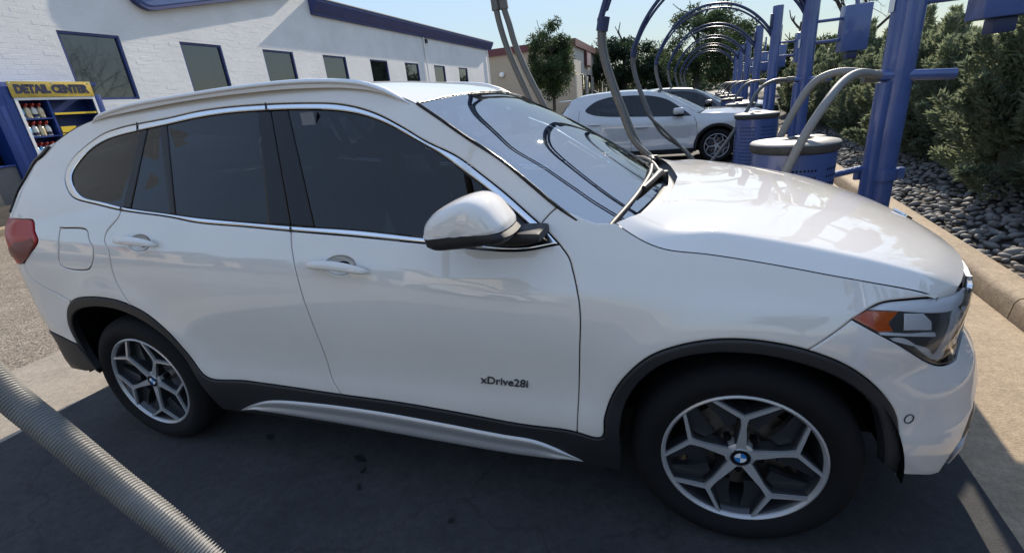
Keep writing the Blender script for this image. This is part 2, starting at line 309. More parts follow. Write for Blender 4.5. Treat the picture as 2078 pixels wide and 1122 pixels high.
# measured outlines on the car skins: (distance along the car, height) in metres
T = {
    'dlo_out': [(0.7789, 1.041), (0.7293, 1.0864), (0.6695, 1.133), (0.6078, 1.1808), (0.5148, 1.2484), (0.4207, 1.3135), (0.3081, 1.3669), (0.2146, 1.4187), (0.1153, 1.4672), (0.0263, 1.498), (-0.0715, 1.5195), (-0.2011, 1.5333), (-0.3869, 1.5452), (-0.5933, 1.552), (-0.7649, 1.5491), (-0.931, 1.5362), (-1.0973, 1.5275), (-1.2126, 1.5197), (-1.3385, 1.4982), (-1.4481, 1.45), (-1.5102, 1.404), (-1.5329, 1.3611), (-1.5298, 1.3284), (-1.5016, 1.2955), (-1.4503, 1.257), (-1.4091, 1.24), (-1.2765, 1.2152), (-1.1191, 1.1878), (-0.8461, 1.1561), (-0.6884, 1.1311), (-0.4497, 1.112), (-0.2334, 1.0932), (0.045, 1.0716), (0.2945, 1.0491), (0.6412, 1.0227), (0.7789, 1.041)],
    'dlo_in': [(0.7311, 1.0513), (0.635, 1.1288), (0.5156, 1.216), (0.4524, 1.2595), (0.3562, 1.3254), (0.221, 1.3985), (0.1504, 1.4336), (0.0492, 1.4697), (-0.0551, 1.4923), (-0.1991, 1.5093), (-0.385, 1.521), (-0.5912, 1.5269), (-0.7625, 1.5222), (-0.9357, 1.509), (-1.0971, 1.4972), (-1.2976, 1.4737), (-1.3909, 1.4413), (-1.4459, 1.4007), (-1.4808, 1.3587), (-1.4853, 1.3373), (-1.4665, 1.3099), (-1.4149, 1.2715), (-1.3613, 1.2463), (-1.2391, 1.2244), (-1.0905, 1.1972), (-0.8481, 1.1684), (-0.691, 1.1496), (-0.2297, 1.1113), (0.043, 1.0931), (0.2931, 1.0677), (0.6406, 1.0345), (0.7311, 1.0513)],
    'seam_rq': [(-1.1191, 1.1878), (-1.1289, 1.16), (-1.1719, 1.1246), (-1.1915, 1.1056), (-1.2049, 1.0744), (-1.1828, 1.0274), (-1.1907, 0.9585), (-1.1886, 0.8955), (-1.1585, 0.8253), (-1.1335, 0.785)],
    'seam_fr': [(-0.2334, 1.0932), (-0.2276, 1.0413), (-0.2114, 0.9736), (-0.1988, 0.881), (-0.1857, 0.7825), (-0.173, 0.6675), (-0.1677, 0.5645), (-0.1644, 0.5), (-0.1346, 0.431)],
    'seam_ff': [(0.7789, 1.041), (0.8107, 1.0013), (0.8228, 0.9655), (0.8259, 0.9561), (0.8412, 0.8947), (0.8472, 0.8353), (0.8406, 0.6946), (0.8197, 0.3968)],
    'clad_top': [(-1.6691, 0.5422), (-1.6559, 0.6348), (-1.6153, 0.7149), (-1.5696, 0.7635), (-1.5016, 0.7985), (-1.4046, 0.8137), (-1.2753, 0.8131), (-1.1716, 0.7961), (-1.0571, 0.7459), (-0.9747, 0.6631), (-0.9194, 0.5681), (-0.8336, 0.4473), (-0.6131, 0.4424), (-0.3941, 0.4382), (-0.1346, 0.431), (0.1397, 0.4268), (0.3937, 0.412), (0.6272, 0.3945), (0.8197, 0.3968), (0.903, 0.3905), (0.9158, 0.4762), (0.9441, 0.568), (0.9911, 0.6514), (1.0532, 0.719), (1.1297, 0.7606), (1.2251, 0.7872), (1.3008, 0.7935), (1.3745, 0.7893), (1.4615, 0.7726), (1.5439, 0.7358), (1.6151, 0.6814), (1.6758, 0.6151), (1.7166, 0.5477), (1.7329, 0.4782), (1.7584, 0.3378)],
    'arch_r_in': [(-1.593, 0.3857), (-1.6403, 0.523), (-1.622, 0.6354), (-1.5719, 0.7072), (-1.5091, 0.7433), (-1.4191, 0.7626), (-1.3019, 0.764), (-1.2085, 0.7482)],
    'arch_f_in': [(0.9619, 0.4092), (0.9762, 0.5107), (1.0159, 0.6061), (1.0719, 0.6775), (1.131, 0.717), (1.2163, 0.7427), (1.3043, 0.7492), (1.379, 0.744), (1.4627, 0.7246), (1.5369, 0.6899), (1.6075, 0.6335), (1.6551, 0.5748), (1.683, 0.4965), (1.6997, 0.3917)],
    'skirt': [(-0.7625, 0.2527), (-0.6299, 0.3193), (-0.5189, 0.3545), (-0.2621, 0.3738), (0.0326, 0.3725), (0.2974, 0.3566), (0.5411, 0.3372), (0.6568, 0.3318), (0.7292, 0.3076), (0.8377, 0.2461), (0.7604, 0.2541), (0.6035, 0.2416), (0.2681, 0.2516), (-0.1035, 0.2703), (-0.4134, 0.2815), (-0.5793, 0.2874), (-0.6459, 0.2929)],
    'fuel': [(-1.4844, 1.1242), (-1.3213, 1.1145), (-1.307, 1.1001), (-1.3019, 1.0788), (-1.2771, 1.0424), (-1.2862, 1.0041), (-1.3279, 0.9525), (-1.3617, 0.9415), (-1.5006, 0.9497), (-1.5243, 0.9699), (-1.4951, 1.0541)],
    'tail': [(-1.7546, 1.1656), (-1.6667, 1.1569), (-1.653, 1.112), (-1.6309, 1.0781), (-1.649, 1.0543), (-1.7189, 1.0093), (-1.788, 0.9638)],
    'bump_r_seam': [(-1.788, 0.9638), (-1.7922, 0.9217), (-1.7776, 0.8914), (-1.7044, 0.8447), (-1.5489, 0.7868)],
    'bump_r_low': [(-1.7626, 0.5814), (-1.6691, 0.5422)],
    'bump_r_bot': [(-1.7557, 0.572), (-1.7485, 0.5267), (-1.6685, 0.4635), (-1.593, 0.3857)],
    'hood_shut': [(0.9488, 1.0975), (0.9911, 1.0701), (1.0419, 1.0431), (1.0974, 1.0253), (1.2038, 1.0135), (1.3166, 0.9969), (1.4232, 0.9794), (1.5819, 0.9493), (1.7279, 0.9122), (1.8076, 0.8848)],
    'fb_seam': [(1.4615, 0.7726), (1.5032, 0.8098), (1.5571, 0.8565)],
    'bump_f_low': [(1.7561, 0.3404), (1.8377, 0.3134), (1.9132, 0.288), (1.9471, 0.2997), (1.9537, 0.3311), (1.9782, 0.3838)],
    'a_out': [(0.2662, 1.4909), (0.354, 1.4365), (0.4526, 1.372), (0.5756, 1.2941), (0.6766, 1.2148), (0.7649, 1.1478), (0.8102, 1.1293), (0.8844, 1.1008)],
    'ap_seam': [(0.7146, 1.0977), (0.7438, 1.1286), (0.7661, 1.1468)],
    'dpillar': [(-1.4452, 1.5669), (-1.5431, 1.5372), (-1.6147, 1.5105), (-1.6537, 1.4758), (-1.6405, 1.4356), (-1.6645, 1.3949), (-1.7115, 1.3301), (-1.7231, 1.2711), (-1.7275, 1.2169), (-1.7683, 1.1705)],
    'rock_up': [(-0.8336, 0.4473), (-0.6131, 0.4424), (-0.3941, 0.4382), (-0.1346, 0.431), (0.1397, 0.4268), (0.3937, 0.412), (0.6272, 0.3945), (0.8197, 0.3968), (0.9044, 0.3926)],
    'cp0': [(-1.0986, 1.5063), (-1.1144, 1.2004)],
    'cp1': [(-1.0533, 1.5016), (-1.064, 1.198)],
    'dv0': [(-0.9826, 1.5087), (-0.8374, 1.1682)],
    'dv1': [(-0.9388, 1.5093), (-0.8108, 1.1656)],
    'bp0': [(-0.4442, 1.5223), (-0.4109, 1.3606), (-0.3391, 1.1226)],
    'bp1': [(-0.3811, 1.5207), (-0.3273, 1.3057), (-0.2369, 1.1125)],
    'bp2': [(-0.2962, 1.515), (-0.241, 1.3459), (-0.1315, 1.1053)],
    'handle': [(-1.1183, 1.0657), (-0.8843, 1.0488), (-0.1476, 0.9776), (0.1131, 0.9566), (-0.9975, 1.0894), (-0.0143, 1.0059), (-0.9959, 1.026), (-0.014, 0.9461)],
    'hl_top': [(1.5571, 0.8565), (1.6037, 0.8841), (1.6383, 0.8942), (1.7234, 0.893), (1.8047, 0.8839)],
    'hl_bot': [(1.5571, 0.8565), (1.6001, 0.8295), (1.6763, 0.7804), (1.78, 0.7067), (1.8415, 0.6736), (1.8933, 0.6587), (1.9644, 0.6505)],
    'amber': [(1.5641, 0.8579), (1.5979, 0.8775), (1.6821, 0.8666), (1.6549, 0.8406), (1.6695, 0.815), (1.6277, 0.8185)],
    'badge': [(0.4835, 0.5686), (0.6599, 0.5637)],
    'sensor': [(1.7519, 0.538)],
    'hp_top': [(1.6017, 0.8806), (1.6431, 0.892), (1.7225, 0.8904), (1.8053, 0.8819), (1.8922, 0.8702), (2.0118, 0.8494), (1.9642, 0.8298), (1.898, 0.8233), (1.7751, 0.8476), (1.6822, 0.868)],
    'hp_grey': [(1.7, 0.8591), (1.7611, 0.8488), (1.7917, 0.8195), (1.7968, 0.7926), (1.7005, 0.8131)],
    'hp_bar': [(1.6277, 0.818), (1.805, 0.7857), (1.811, 0.7768), (1.8072, 0.7706), (1.7024, 0.7972), (1.6333, 0.8099)],
    'hp_low': [(1.6524, 0.7979), (1.6973, 0.7913), (1.7901, 0.7201), (1.9148, 0.6702)],
    'a_out3': [(0.2662, -0.6484, 1.4909), (0.354, -0.6741, 1.4365), (0.4526, -0.6991, 1.372), (0.5756, -0.7211, 1.2941), (0.6766, -0.7445, 1.2148), (0.7649, -0.7729, 1.1478), (0.8102, -0.7813, 1.1293), (0.8844, -0.7936, 1.1008)],
    'lx_dlo': [(0.8137, 0.9694), (0.5885, 1.1458), (0.3347, 1.3149), (0.0009, 1.4191), (-0.5236, 1.4663), (-0.899, 1.4616), (-1.1945, 1.3849), (-1.3779, 1.2334), (-1.2356, 1.145), (-0.9073, 1.0807), (-0.3756, 1.0388), (0.393, 0.9857)],
    'lx_apillar': [(0.2819, 1.4062), (0.587, 1.2192), (0.8862, 0.9999)],
    'lx_tailtop': [(-1.851, 1.4561), (-1.4827, 1.5264), (-0.9316, 1.5543), (-0.3947, 1.5432), (0.127, 1.4874)],
    'lx_dp': [(-1.81, 1.4168), (-2.2486, 1.2572), (-2.4151, 1.0889)],
    'lx_seam_m': [(-0.4277, 1.0304), (-0.398, 0.6418), (-0.3872, 0.1276)],
    'lx_seam_f': [(0.8628, 0.9534), (0.9158, 0.8029), (0.9291, 0.5006), (0.8728, 0.1)],
    'lx_seam_r': [(-1.5033, 1.2436), (-1.5208, 1.0386), (-1.4516, 0.7706)],
    'lx_arch': [(0.8978, 0.1), (0.9336, 0.3986), (1.046, 0.6181), (1.233, 0.7173), (1.5146, 0.708)],
    'lx_handle': [(-1.3249, 0.9331), (-1.0378, 0.9246), (-0.3321, 0.8203), (-0.0339, 0.8111)],
    'lx_hood': [(0.9594, 0.982), (1.2484, 0.9468), (1.5988, 0.8831), (2.2858, 0.7733)],
    'lx_mirror': [(0.4048, 1.0141), (0.44, 1.1093), (0.6389, 1.105), (0.6909, 0.9792)],
}
# ------------------------------------------------------------------ ground
EX, EY = .0655, .9979                         # direction the row of vacuum bays runs
def row(s, n, z=0.):                          # s along the row, n away from the lane
    return (2.96 + EX*s + EY*n, EY*s - EX*n, z)
def sheet(name, pts, z, mat, sub=0):
    me = mesh(name, [(x, y, z) for x, y in pts], [tuple(range(len(pts)))], mat, None); o = link(name, me); o['kind'] = 'structure'; return o
G_far = ground_mat('far_asphalt', (.22, .21, .195), (.14, .135, .13), grain=60)
G_pad = ground_mat('stall_concrete', (.082, .080, .078), (.048, .049, .052), stain=(2.6, .56, (.05, .05, .053)), grain=150, bump=.35, crack=.55)
G_agg = ground_mat('exposed_aggregate', (.42, .365, .30), (.29, .25, .205), speck=75, grain=90, bump=.9)
G_con = ground_mat('pale_concrete', (.46, .40, .32), (.33, .285, .23), stain=(3, .62, (.13, .11, .09)), grain=130, bump=.35)
G_gut = ground_mat('gutter_concrete', (.58, .45, .305), (.41, .315, .215), stain=(2.2, .63, (.12, .10, .08)), grain=110, bump=.6)
def P2(s, n): return row(s, n)[:2]
sheet('ground', [(-600, -300), (600, -300), (600, 900), (-600, 900)], -.024, G_far)
sheet('lane_pavement', [(-11.0, -14), (-3.32, -14), (-3.32, 60), (-11.0, 60)], -.004, G_agg)
sheet('stall_pavement', [(-2.3, -14), P2(-13, -.72), P2(50, -.72), (-2.3, 50)], 0, G_pad)
sheet('south_drive', [(-45, -70), (45, -70), (45, -4.6), (-45, -4.6)], .004, G_con)
sheet('concrete_apron', [(-3.32, -14), (-2.3, -14), (-2.3, 50), (-3.32, 50)], -.001, G_con)
sheet('concrete_gutter', [P2(-13, -.72), P2(-13, .02), P2(50, .02), P2(50, -.72)], -.0005, G_gut)
def stain(x, y, rx, ry, seed, name='oil_stain', mat=None, z=.004):
    r_ = random.Random(seed); n = 22; k = [r_.uniform(.75, 1.2) for _ in range(n)]; a = r_.uniform(0, 3)
    P = [(rx*k[i]*math.cos(2*math.pi*i/n), ry*k[i]*math.sin(2*math.pi*i/n)) for i in range(n)]
    o = sheet(name, [(x + p*math.cos(a) - q*math.sin(a), y + p*math.sin(a) + q*math.cos(a)) for p, q in P], z, mat or OIL)
OIL = ground_mat('oil_dark', (.032, .031, .032), (.018, .018, .019), grain=150, bump=.2, rough=.6)
for q, (x, y, rx, ry) in enumerate(((-.78, -.76, .026, .016), (-.22, -.80, .04, .015), (-.16, -.86, .018, .01), (-.12, -.95, .02, .008), (.34, -1.02, .014, .012))): stain(x, y, rx, ry, q)
# curb, cast in lengths with open joints
curbroot = link('curb', mesh('curb', [row(-12, .02, .01), row(-12, .2, .01), row(48, .2, .01), row(48, .02, .01)], [(0, 1, 2, 3)], G_gut, None)); curbroot['kind'] = 'structure'
prof = [(0, 0), (.012, .105), (.03, .13), (.055, .14), (.19, .14), (.205, .13), (.21, 0)]
def curb_seg(s0, s1):
    V = [row(s, n, z) for s in (s0, s1) for n, z in prof]; m = len(prof)
    return mesh('curb_segment', V, [(i, i+m, i+m+1, i+1) for i in range(m-1)] + [tuple(range(m)), tuple(range(2*m-1, m-1, -1))], G_gut, 40)
ss = [-12, -9, -6, -3, -.35, 1.05, 4.1, 7.1, 10.1, 13.1, 16.1, 19.1, 22.1, 25.1, 28.1, 31.1]
for a, b in zip(ss[:-1], ss[1:]): link('curb_segment', curb_seg(a+.006, b-.006), curbroot)
# planted bed with river stones
V = []; Fc = []
ns = [(.2, .06), (.5, .10), (1.0, .17), (1.8, .25), (3.5, .3), (9, .3)]
for i, s in enumerate(np.linspace(-14, 52, 60)):
    for n, z in ns: V.append(row(s, n, z + .015*math.sin(3*s+5*n)))
m = len(ns)
for i in range(59):
    for j in range(m-1): Fc.append((i*m+j, i*m+j+1, (i+1)*m+j+1, (i+1)*m+j))
bed = link('planting_bed', mesh('planting_bed', V, Fc, MAT['soil'])); bed['kind'] = 'structure'
def bedz(n): return float(np.interp(n, [a for a, _ in ns], [b for _, b in ns]))
def pebble(seed, mat):
    r = random.Random(seed); bm = bmesh.new(); bmesh.ops.create_icosphere(bm, subdivisions=2, radius=1)
    k = [(r.uniform(-1, 1), r.uniform(-1, 1), r.uniform(-1, 1), r.uniform(.08, .2)) for _ in range(5)]
    for v in bm.verts:
        d = 1.
        for a, b, c, w in k: d += w*math.sin(2.2*(a*v.co.x+b*v.co.y+c*v.co.z)+a*3)
        v.co = Vector((v.co.x*.62*d, v.co.y*.45*d, v.co.z*.33*d))
    bm.verts.index_update(); me = mesh('stone', [v.co[:] for v in bm.verts], [[v.index for v in f.verts] for f in bm.faces], mat, 180); bm.free(); return me
peb = [pebble(i, MAT[('stoneg', 'stone', 'stoneg', 'stoned', 'stone', 'stoneg')[i]]) for i in range(6)]
spots = []
for i in range(9000):
    s = rng.uniform(-2.5, 11); n = rng.uniform(.23, 1.7); spots.append((s, n))
kept = []; grid = {}
for s, n in spots:
    c = (int(s/.056), int(n/.056)); 
    if any((s-a)**2 + (n-b)**2 < .0030 for i in (-1, 0, 1) for j in (-1, 0, 1) for a, b in grid.get((c[0]+i, c[1]+j), [])): continue
    grid.setdefault(c, []).append((s, n)); kept.append((s, n))
def seenkey(p): s, n = p; return (0 if (-.2 < s < 7.5 and n < 1.5) else 10) + math.hypot(s + 2.2, n + 1.9)
kept.sort(key=seenkey); sv, sf = [], []
for i, (s, n) in enumerate(kept):
    sc = rng.uniform(.042, .072) if rng.random() < .85 else rng.uniform(.075, .105)
    me = peb[i % 6]; loc = Vector(row(s, n, bedz(n) + .018 + rng.uniform(0, .02))); rot = (rng.normal(0, .25), rng.normal(0, .25), rng.uniform(0, 6.28))
    if i < 300:
        o = link('stone', me, bed, loc); o.rotation_euler = rot; o.scale = (sc, sc, sc)
    else:
        from mathutils import Euler
        mx = Matrix.LocRotScale(loc, Euler(rot), (sc, sc, sc)); k = len(sv)
        sv += [(mx @ v.co)[:] for v in me.vertices]; sf += [[k+q for q in p.vertices] for p in me.polygons]
rest = link('loose_stones', mesh('loose_stones', sv, sf, MAT['stoneg'], 180), bed); rest['kind'] = 'stuff'

# ------------------------------------------------------------------ white brick building across the lane
WX = -12.0
bld = thing('white_building', (WX, 20, 0), 'long white painted brick building with a row of dark square windows and a navy cornice', 'building')
def bpart(name, mb, mat, parent=None, smooth=35):
    o = mb.build(name, mat, parent or bld, smooth); 
    if parent is None: o.location = (-WX, -20, 0)
    return o
wins = [(6.0, 7.36), (8.98, 10.36), (12.0, 13.45), (15.1, 16.6), (18.4, 19.9), (21.6, 23.1), (25.0, 26.5), (28.6, 30.1)]
wins = [(-4.0, -2.6), (-.9, .5)] + wins
ZB, ZT = 2.42, 3.90; Y0, Y1 = -5.8, 34.6; ztop = lambda y: 9.0 if y < 15 else 5.8
w = MB()
ys = [Y0] + [v for p in wins for v in p] + [Y1]
w.add([(WX, Y0, 0), (WX, Y1, 0), (WX, Y1, ZB), (WX, Y0, ZB)], [(0, 1, 2, 3)])
w.add([(WX, Y0, ZT), (WX, Y1, ZT), (WX, Y1, 5.8), (WX, 14.9, 5.8), (WX, 14.9, 9.0), (WX, Y0, 9.0)], [(0, 1, 2, 3, 4, 5)])
for a, b in zip(ys[0::2], ys[1::2]): w.add([(WX, a, ZB), (WX, b, ZB), (WX, b, ZT), (WX, a, ZT)], [(0, 1, 2, 3)])
for a, b in wins:                                # reveals
    x1 = WX - .14; w.add([(WX, a, ZB), (WX, b, ZB), (WX, b, ZT), (WX, a, ZT), (x1, a, ZB), (x1, b, ZB), (x1, b, ZT), (x1, a, ZT)], [(0, 4, 5, 1), (1, 5, 6, 2), (2, 6, 7, 3), (3, 7, 4, 0)])
w.add([(WX, Y0, 0), (WX-14, Y0, 0), (WX-14, Y0, 5.8), (WX-6, Y0, 9.0), (WX, Y0, 9.0)], [(0, 1, 2, 3, 4)])
w.add([(WX, Y1, 0), (WX-14, Y1, 0), (WX-14, Y1, 5.8), (WX, Y1, 5.8)], [(0, 1, 2, 3)])
w.add([(WX, 14.9, 5.8), (WX, 14.9, 9.0), (WX-6, 14.9, 9.0), (WX-6, 14.9, 5.8)], [(0, 1, 2, 3)])
w.add([(WX, Y0, 9.0), (WX, 14.9, 9.0), (WX-6, 14.9, 9.0), (WX-6, Y0, 9.0)], [(0, 1, 2, 3)])
w.add([(WX, 14.9, 5.75), (WX, Y1, 5.75), (WX-14, Y1, 5.75), (WX-14, 14.9, 5.75)], [(0, 1, 2, 3)])
WBM = M('painted_brick_white', (.76, .76, .75), .75, var=(.8, .13), bump=(45, .35, .006))
bpart('wall', w, WBM, smooth=None)
# bricks: courses of proud, slightly uneven bricks under the paint
bk = MB(); bl, bh = .305, .1016
for r_ in range(0, 74):
    z = r_*bh
    for c_ in range(0, 96):
        y = 3.0 + c_*bl + (bl/2 if r_ % 2 else 0)
        if z + bh > ztop(y+bl) - .02 or (z < 2.0): continue
        if any(y + bl > a - .005 and y < b + .005 and z + bh > ZB and z < ZT for a, b in wins): continue
        if y > 24: continue
        d = .001 + .002*rng.random()**3; j = .0022; yy, zz_ = y+j, z+j; y2, z2 = y+bl-j, z+bh-j
        dz = rng.normal(0, .0006)
        bk.add([(WX, yy, zz_), (WX, y2, zz_), (WX, y2, z2), (WX, yy, z2), (WX+d, yy+.004, zz_+.004+dz), (WX+d+rng.normal(0, .0005), y2-.004, zz_+.004), (WX+d, y2-.004, z2-.004+dz), (WX+d+rng.normal(0, .0005), yy+.004, z2-.004)],
               [(4, 5, 6, 7), (0, 1, 5, 4), (1, 2, 6, 5), (2, 3, 7, 6), (3, 0, 4, 7)])
o = bpart('brick_courses', bk, WBM, smooth=None); o['kind'] = 'stuff'
for a, b in wins:
    f = MB(); t = .055; x0, x1 = WX - .10, WX - .02
    f.box(x0, x1, a+.002, a+t, ZB+.002, ZT-.002).box(x0, x1, b-t, b-.002, ZB+.002, ZT-.002).box(x0+.002, x1-.002, a+t, b-t, ZT-t, ZT-.004).box(x0+.002, x1-.002, a+t, b-t, ZB+.004, ZB+t)
    fo = bpart('window', f, MAT['bluetrim'])
    p = MB().box(x0+.01, x0+.03, a+.05, b-.05, ZB+.05, ZT-.05); p.build('pane', MAT['pane'], fo)
# cornice: moulded navy band with a pale metal cap
cp = [(0, 5.28), (.10, 5.28), (.12, 5.36), (.20, 5.42), (.30, 5.62), (.36, 5.70), (.36, 5.80), (0, 5.80)]
cb = MB(); n = len(cp); ya, yb = 14.9, Y1 + .4
cb.add([(WX + .002 + d, y, z) for y in (ya, yb) for d, z in cp], [(i, i+n, (i+1) % n+n, (i+1) % n) for i in range(n)] + [tuple(range(n)), tuple(range(2*n-1, n-1, -1))])
bpart('cornice', cb, M('navy_cornice', (.03, .05, .18), .5, var=(1.5, .2)), smooth=30)
bpart('coping', MB().box(WX-.1, WX+.40, ya, yb+.02, 5.802, 5.835), M('pale_coping', (.5, .45, .42), .4))
bpart('downspout', MB().tube([(WX+.07, 24.0, 5.27), (WX+.07, 24.0, .4)], .045, 8), MAT['white'])
bpart('downspout', MB().tube([(WX+.07, 34.2, 5.27), (WX+.07, 34.2, .4)], .045, 8), MAT['white'])
bpart('junction_box', MB().box(WX+.02, WX+.12, 24.25, 24.4, 5.0, 5.2, .01), MAT['lidside'])
# sign on the tall part of the wall
sg = thing('wall_sign', (WX+.18, 11.15, 6.16), 'blue rounded sign with yellow letters high on the white brick wall', 'sign')
def roundrect(w_, h_, r_, n=8):
    out = []
    for cx, cy, a0 in ((w_/2-r_, h_/2-r_, 0), (-w_/2+r_, h_/2-r_, 90), (-w_/2+r_, -h_/2+r_, 180), (w_/2-r_, -h_/2+r_, 270)):
        out += [(cx + r_*math.cos(math.radians(a0+90*i/n)), cy + r_*math.sin(math.radians(a0+90*i/n))) for i in range(n+1)]
    return out
tilt = math.radians(12.6)
def signf(u, v, d): return (d, u*math.cos(tilt) - v*math.sin(tilt), u*math.sin(tilt) + v*math.cos(tilt))
MB().prism(roundrect(7.0, 1.9, .5), -.16, .02, signf).build('panel', MAT['bluetrim'], sg, 30)
MB().prism(roundrect(6.8, 1.7, .42), .02, .03, signf).build('face', MAT['blue'], sg, 30)
tx = link('lettering', text_mesh('CAR WASH', 1.32, .02, MAT['yel'], .03), sg, (.05, .04, -.2)); tx.rotation_euler = Matrix(((0, 0, 1), (1, 0, 0), (0, 1, 0))).to_euler(); tx.rotation_euler = (Matrix.Rotation(tilt, 3, 'X') @ Matrix(((0, 0, 1), (1, 0, 0), (0, 1, 0)))).to_euler()
# raised bed at the foot of the wall
pl = MB(); V = [(x, y, z) for y in (-14, 45) for x, z in ((-10.6, -.01), (-10.6, .12), (-10.63, .15), (-10.78, .15), (-10.8, .13), (-11.3, .42), (-12.0, .5))]
pl.add(V, [(i, i+1, i+8, i+7) for i in range(3)] ); o = pl.build('lane_curb', G_gut); o['kind'] = 'structure'
pl = MB().add(V, [(i, i+1, i+8, i+7) for i in range(3, 6)]); o = pl.build('wall_bed', MAT['soil']); o['kind'] = 'structure'

# ------------------------------------------------------------------ detail center kiosk
kx = -11.5
kk = thing('detail_kiosk', (kx, 5.1, .45), 'blue open-front kiosk with a yellow DETAIL CENTER banner and shelves of spray bottles', 'kiosk')
def kp(name, mb, mat, parent=None): o = mb.build(name, mat, parent or kk, 30); o.location = (-kx, -5.1, -.45) if parent is None else (0, 0, 0); return o
kp('side_panel', MB().box(kx-.45, kx, 4.06, 4.44, .42, 2.76, .01), MAT['kblue'])
for q in (4.17, 4.30): kp('seam', MB().box(kx, kx+.006, q, q+.012, .44, 2.5), MAT['kblue'])
kp('side_panel', MB().box(kx-.45, kx, 5.97, 6.10, .42, 2.5, .01), MAT['kblue'])
kp('back_panel', MB().box(kx-.47, kx-.44, 4.44, 5.97, .42, 2.75), MAT['kblue'])
kp('roof_panel', MB().box(kx-.46, kx-.005, 4.44, 6.10, 2.70, 2.76), MAT['kblue'])
kp('base_panel', MB().box(kx-.44, kx-.01, 4.44, 5.97, .42, 1.0), MAT['kblue'])
kp('divider', MB().box(kx-.44, kx-.03, 5.02, 5.06, 1.0, 2.44), MAT['kblue'])
kp('frame', MB().box(kx+.001, kx+.02, 4.45, 4.50, .5, 2.46).box(kx+.001, kx+.02, 5.90, 5.95, .5, 2.46).box(kx+.001, kx+.019, 4.50, 5.90, 2.41, 2.46), MAT['white'])
ban = kp('banner', MB().box(kx+.02, kx+.035, 4.43, 5.95, 2.465, 2.77, .004), M('gold_banner', (.64, .46, .08), .35, var=(3, .35)))
t_ = link('lettering', text_mesh('DETAIL CENTER', .215, .003, MAT['navytext'], .016, space=1.0), ban, (kx+.038, 5.18, 2.615)); t_.rotation_euler = Matrix(((0, 0, 1), (1, 0, 0), (0, 1, 0))).to_euler(); t_.scale = (.86, 1, 1)
for y in (4.47, 5.2, 5.91): kp('grommet', MB().tube([(kx+.034, y, 2.74), (kx+.04, y, 2.74)], .014, 10), MAT['chrome'], ban)
for z in (1.28, 1.70, 2.06): kp('shelf', MB().box(kx-.44, kx-.03, 4.45, 5.02, z-.03, z), MAT['kblue'])
for z in (1.28, 1.72, 2.14):
    sh = kp('shelf', MB().box(kx-.44, kx-.03, 5.06, 5.90, z-.03, z), MAT['kblue']); kp('shelf_edge', MB().box(kx-.03, kx-.012, 5.065, 5.895, z-.035, z+.005), MAT['yel'], sh)
kp('shelf_edge', MB().box(kx-.03, kx-.012, 4.52, 5.015, 1.235, 1.285), MAT['yel'])
kp('price_card', MB().box(kx-.011, kx-.004, 5.07, 5.36, 1.74, 1.86), MAT['yel'])
kp('price_card', MB().box(kx-.011, kx-.004, 5.38, 5.75, 1.76, 1.85), MAT['lid'])
liq = [M('bottle_liquid_blue', (.15, .38, .62), .2, coat=.5), M('bottle_liquid_clear', (.55, .55, .52), .2, coat=.5), M('bottle_liquid_tan', (.55, .45, .28), .2, coat=.5)]
redcap = M('sprayer_red', (.35, .04, .03), .4)
def bottle(i, loc, label):
    b = thing('spray_bottle', loc, label, 'bottle', 'spray bottles on the kiosk shelves'); b.scale = (1.25, 1.2, 1.12)
    MB().lathe([(0, 0), (.042, 0), (.046, .01), (.046, .13), (.04, .16), (.018, .19), (.015, .205), (0, .205)], 14).build('bottle_body', liq[i], b, 40)
    MB().lathe([(.0465, .02), (.0468, .02), (.0468, .07), (.0465, .07)], 14).build('band', MAT['navytext'] if i != 2 else liq[2], b)
    MB().lathe([(0, .20), (.02, .20), (.02, .225), (0, .225)], 12).box(-.02, .055, -.012, .012, .225, .26, .004).box(.02, .032, -.006, .006, .19, .226).build('sprayer', redcap, b)
for zi, z in enumerate((2.06, 1.70, 1.28)):
    nm = ('top', 'middle', 'lower')[zi]; n_ = 4 if zi < 2 else 5
    for j in range(n_):
        for d in range(2 if zi < 2 else 2):
            i = 0 if (j == 0 and d == 0) or (zi == 2 and j < 2) else 1 + (j+d+zi) % 2
            bottle(i, (kx-.10-.13*d, 4.53 + j*(.115 if zi < 2 else .1) + .03*d, z), f'{("first","second","third","fourth","fifth")[j]} {("blue","clear","tan")[i]} bottle from the left, {"front" if d == 0 else "back"} row of the {nm} kiosk shelf')
# low bench unit with a dark bay left of the kiosk
uu = thing('vending_counter', (kx, 3.4, .45), 'dark recessed bay over a grey plinth left of the detail kiosk', 'counter')
def up_(name, mb, mat): o = mb.build(name, mat, uu, 30); o.location = (-kx, -3.4, -.45); return o
up_('plinth', MB().box(kx-.4, kx-.06, 2.2, 4.05, .42, 1.16, .01), M('grey_plinth', (.13, .13, .13), .7, var=(6, .2)))
up_('sill', MB().box(kx-.42, kx-.03, 2.2, 4.05, 1.165, 1.20, .005), MAT['kblue'])
up_('bay_back', MB().box(kx-.46, kx-.40, 2.2, 4.05, 1.2, 2.35), MAT['dark'])
up_('hood', MB().box(kx-.45, kx-.02, 2.2, 4.05, 2.35, 2.6, .01), MAT['kblue'])
up_('end_panel', MB().box(kx-.45, kx-.04, 2.1, 2.195, .42, 2.6, .01), MAT['kblue'])

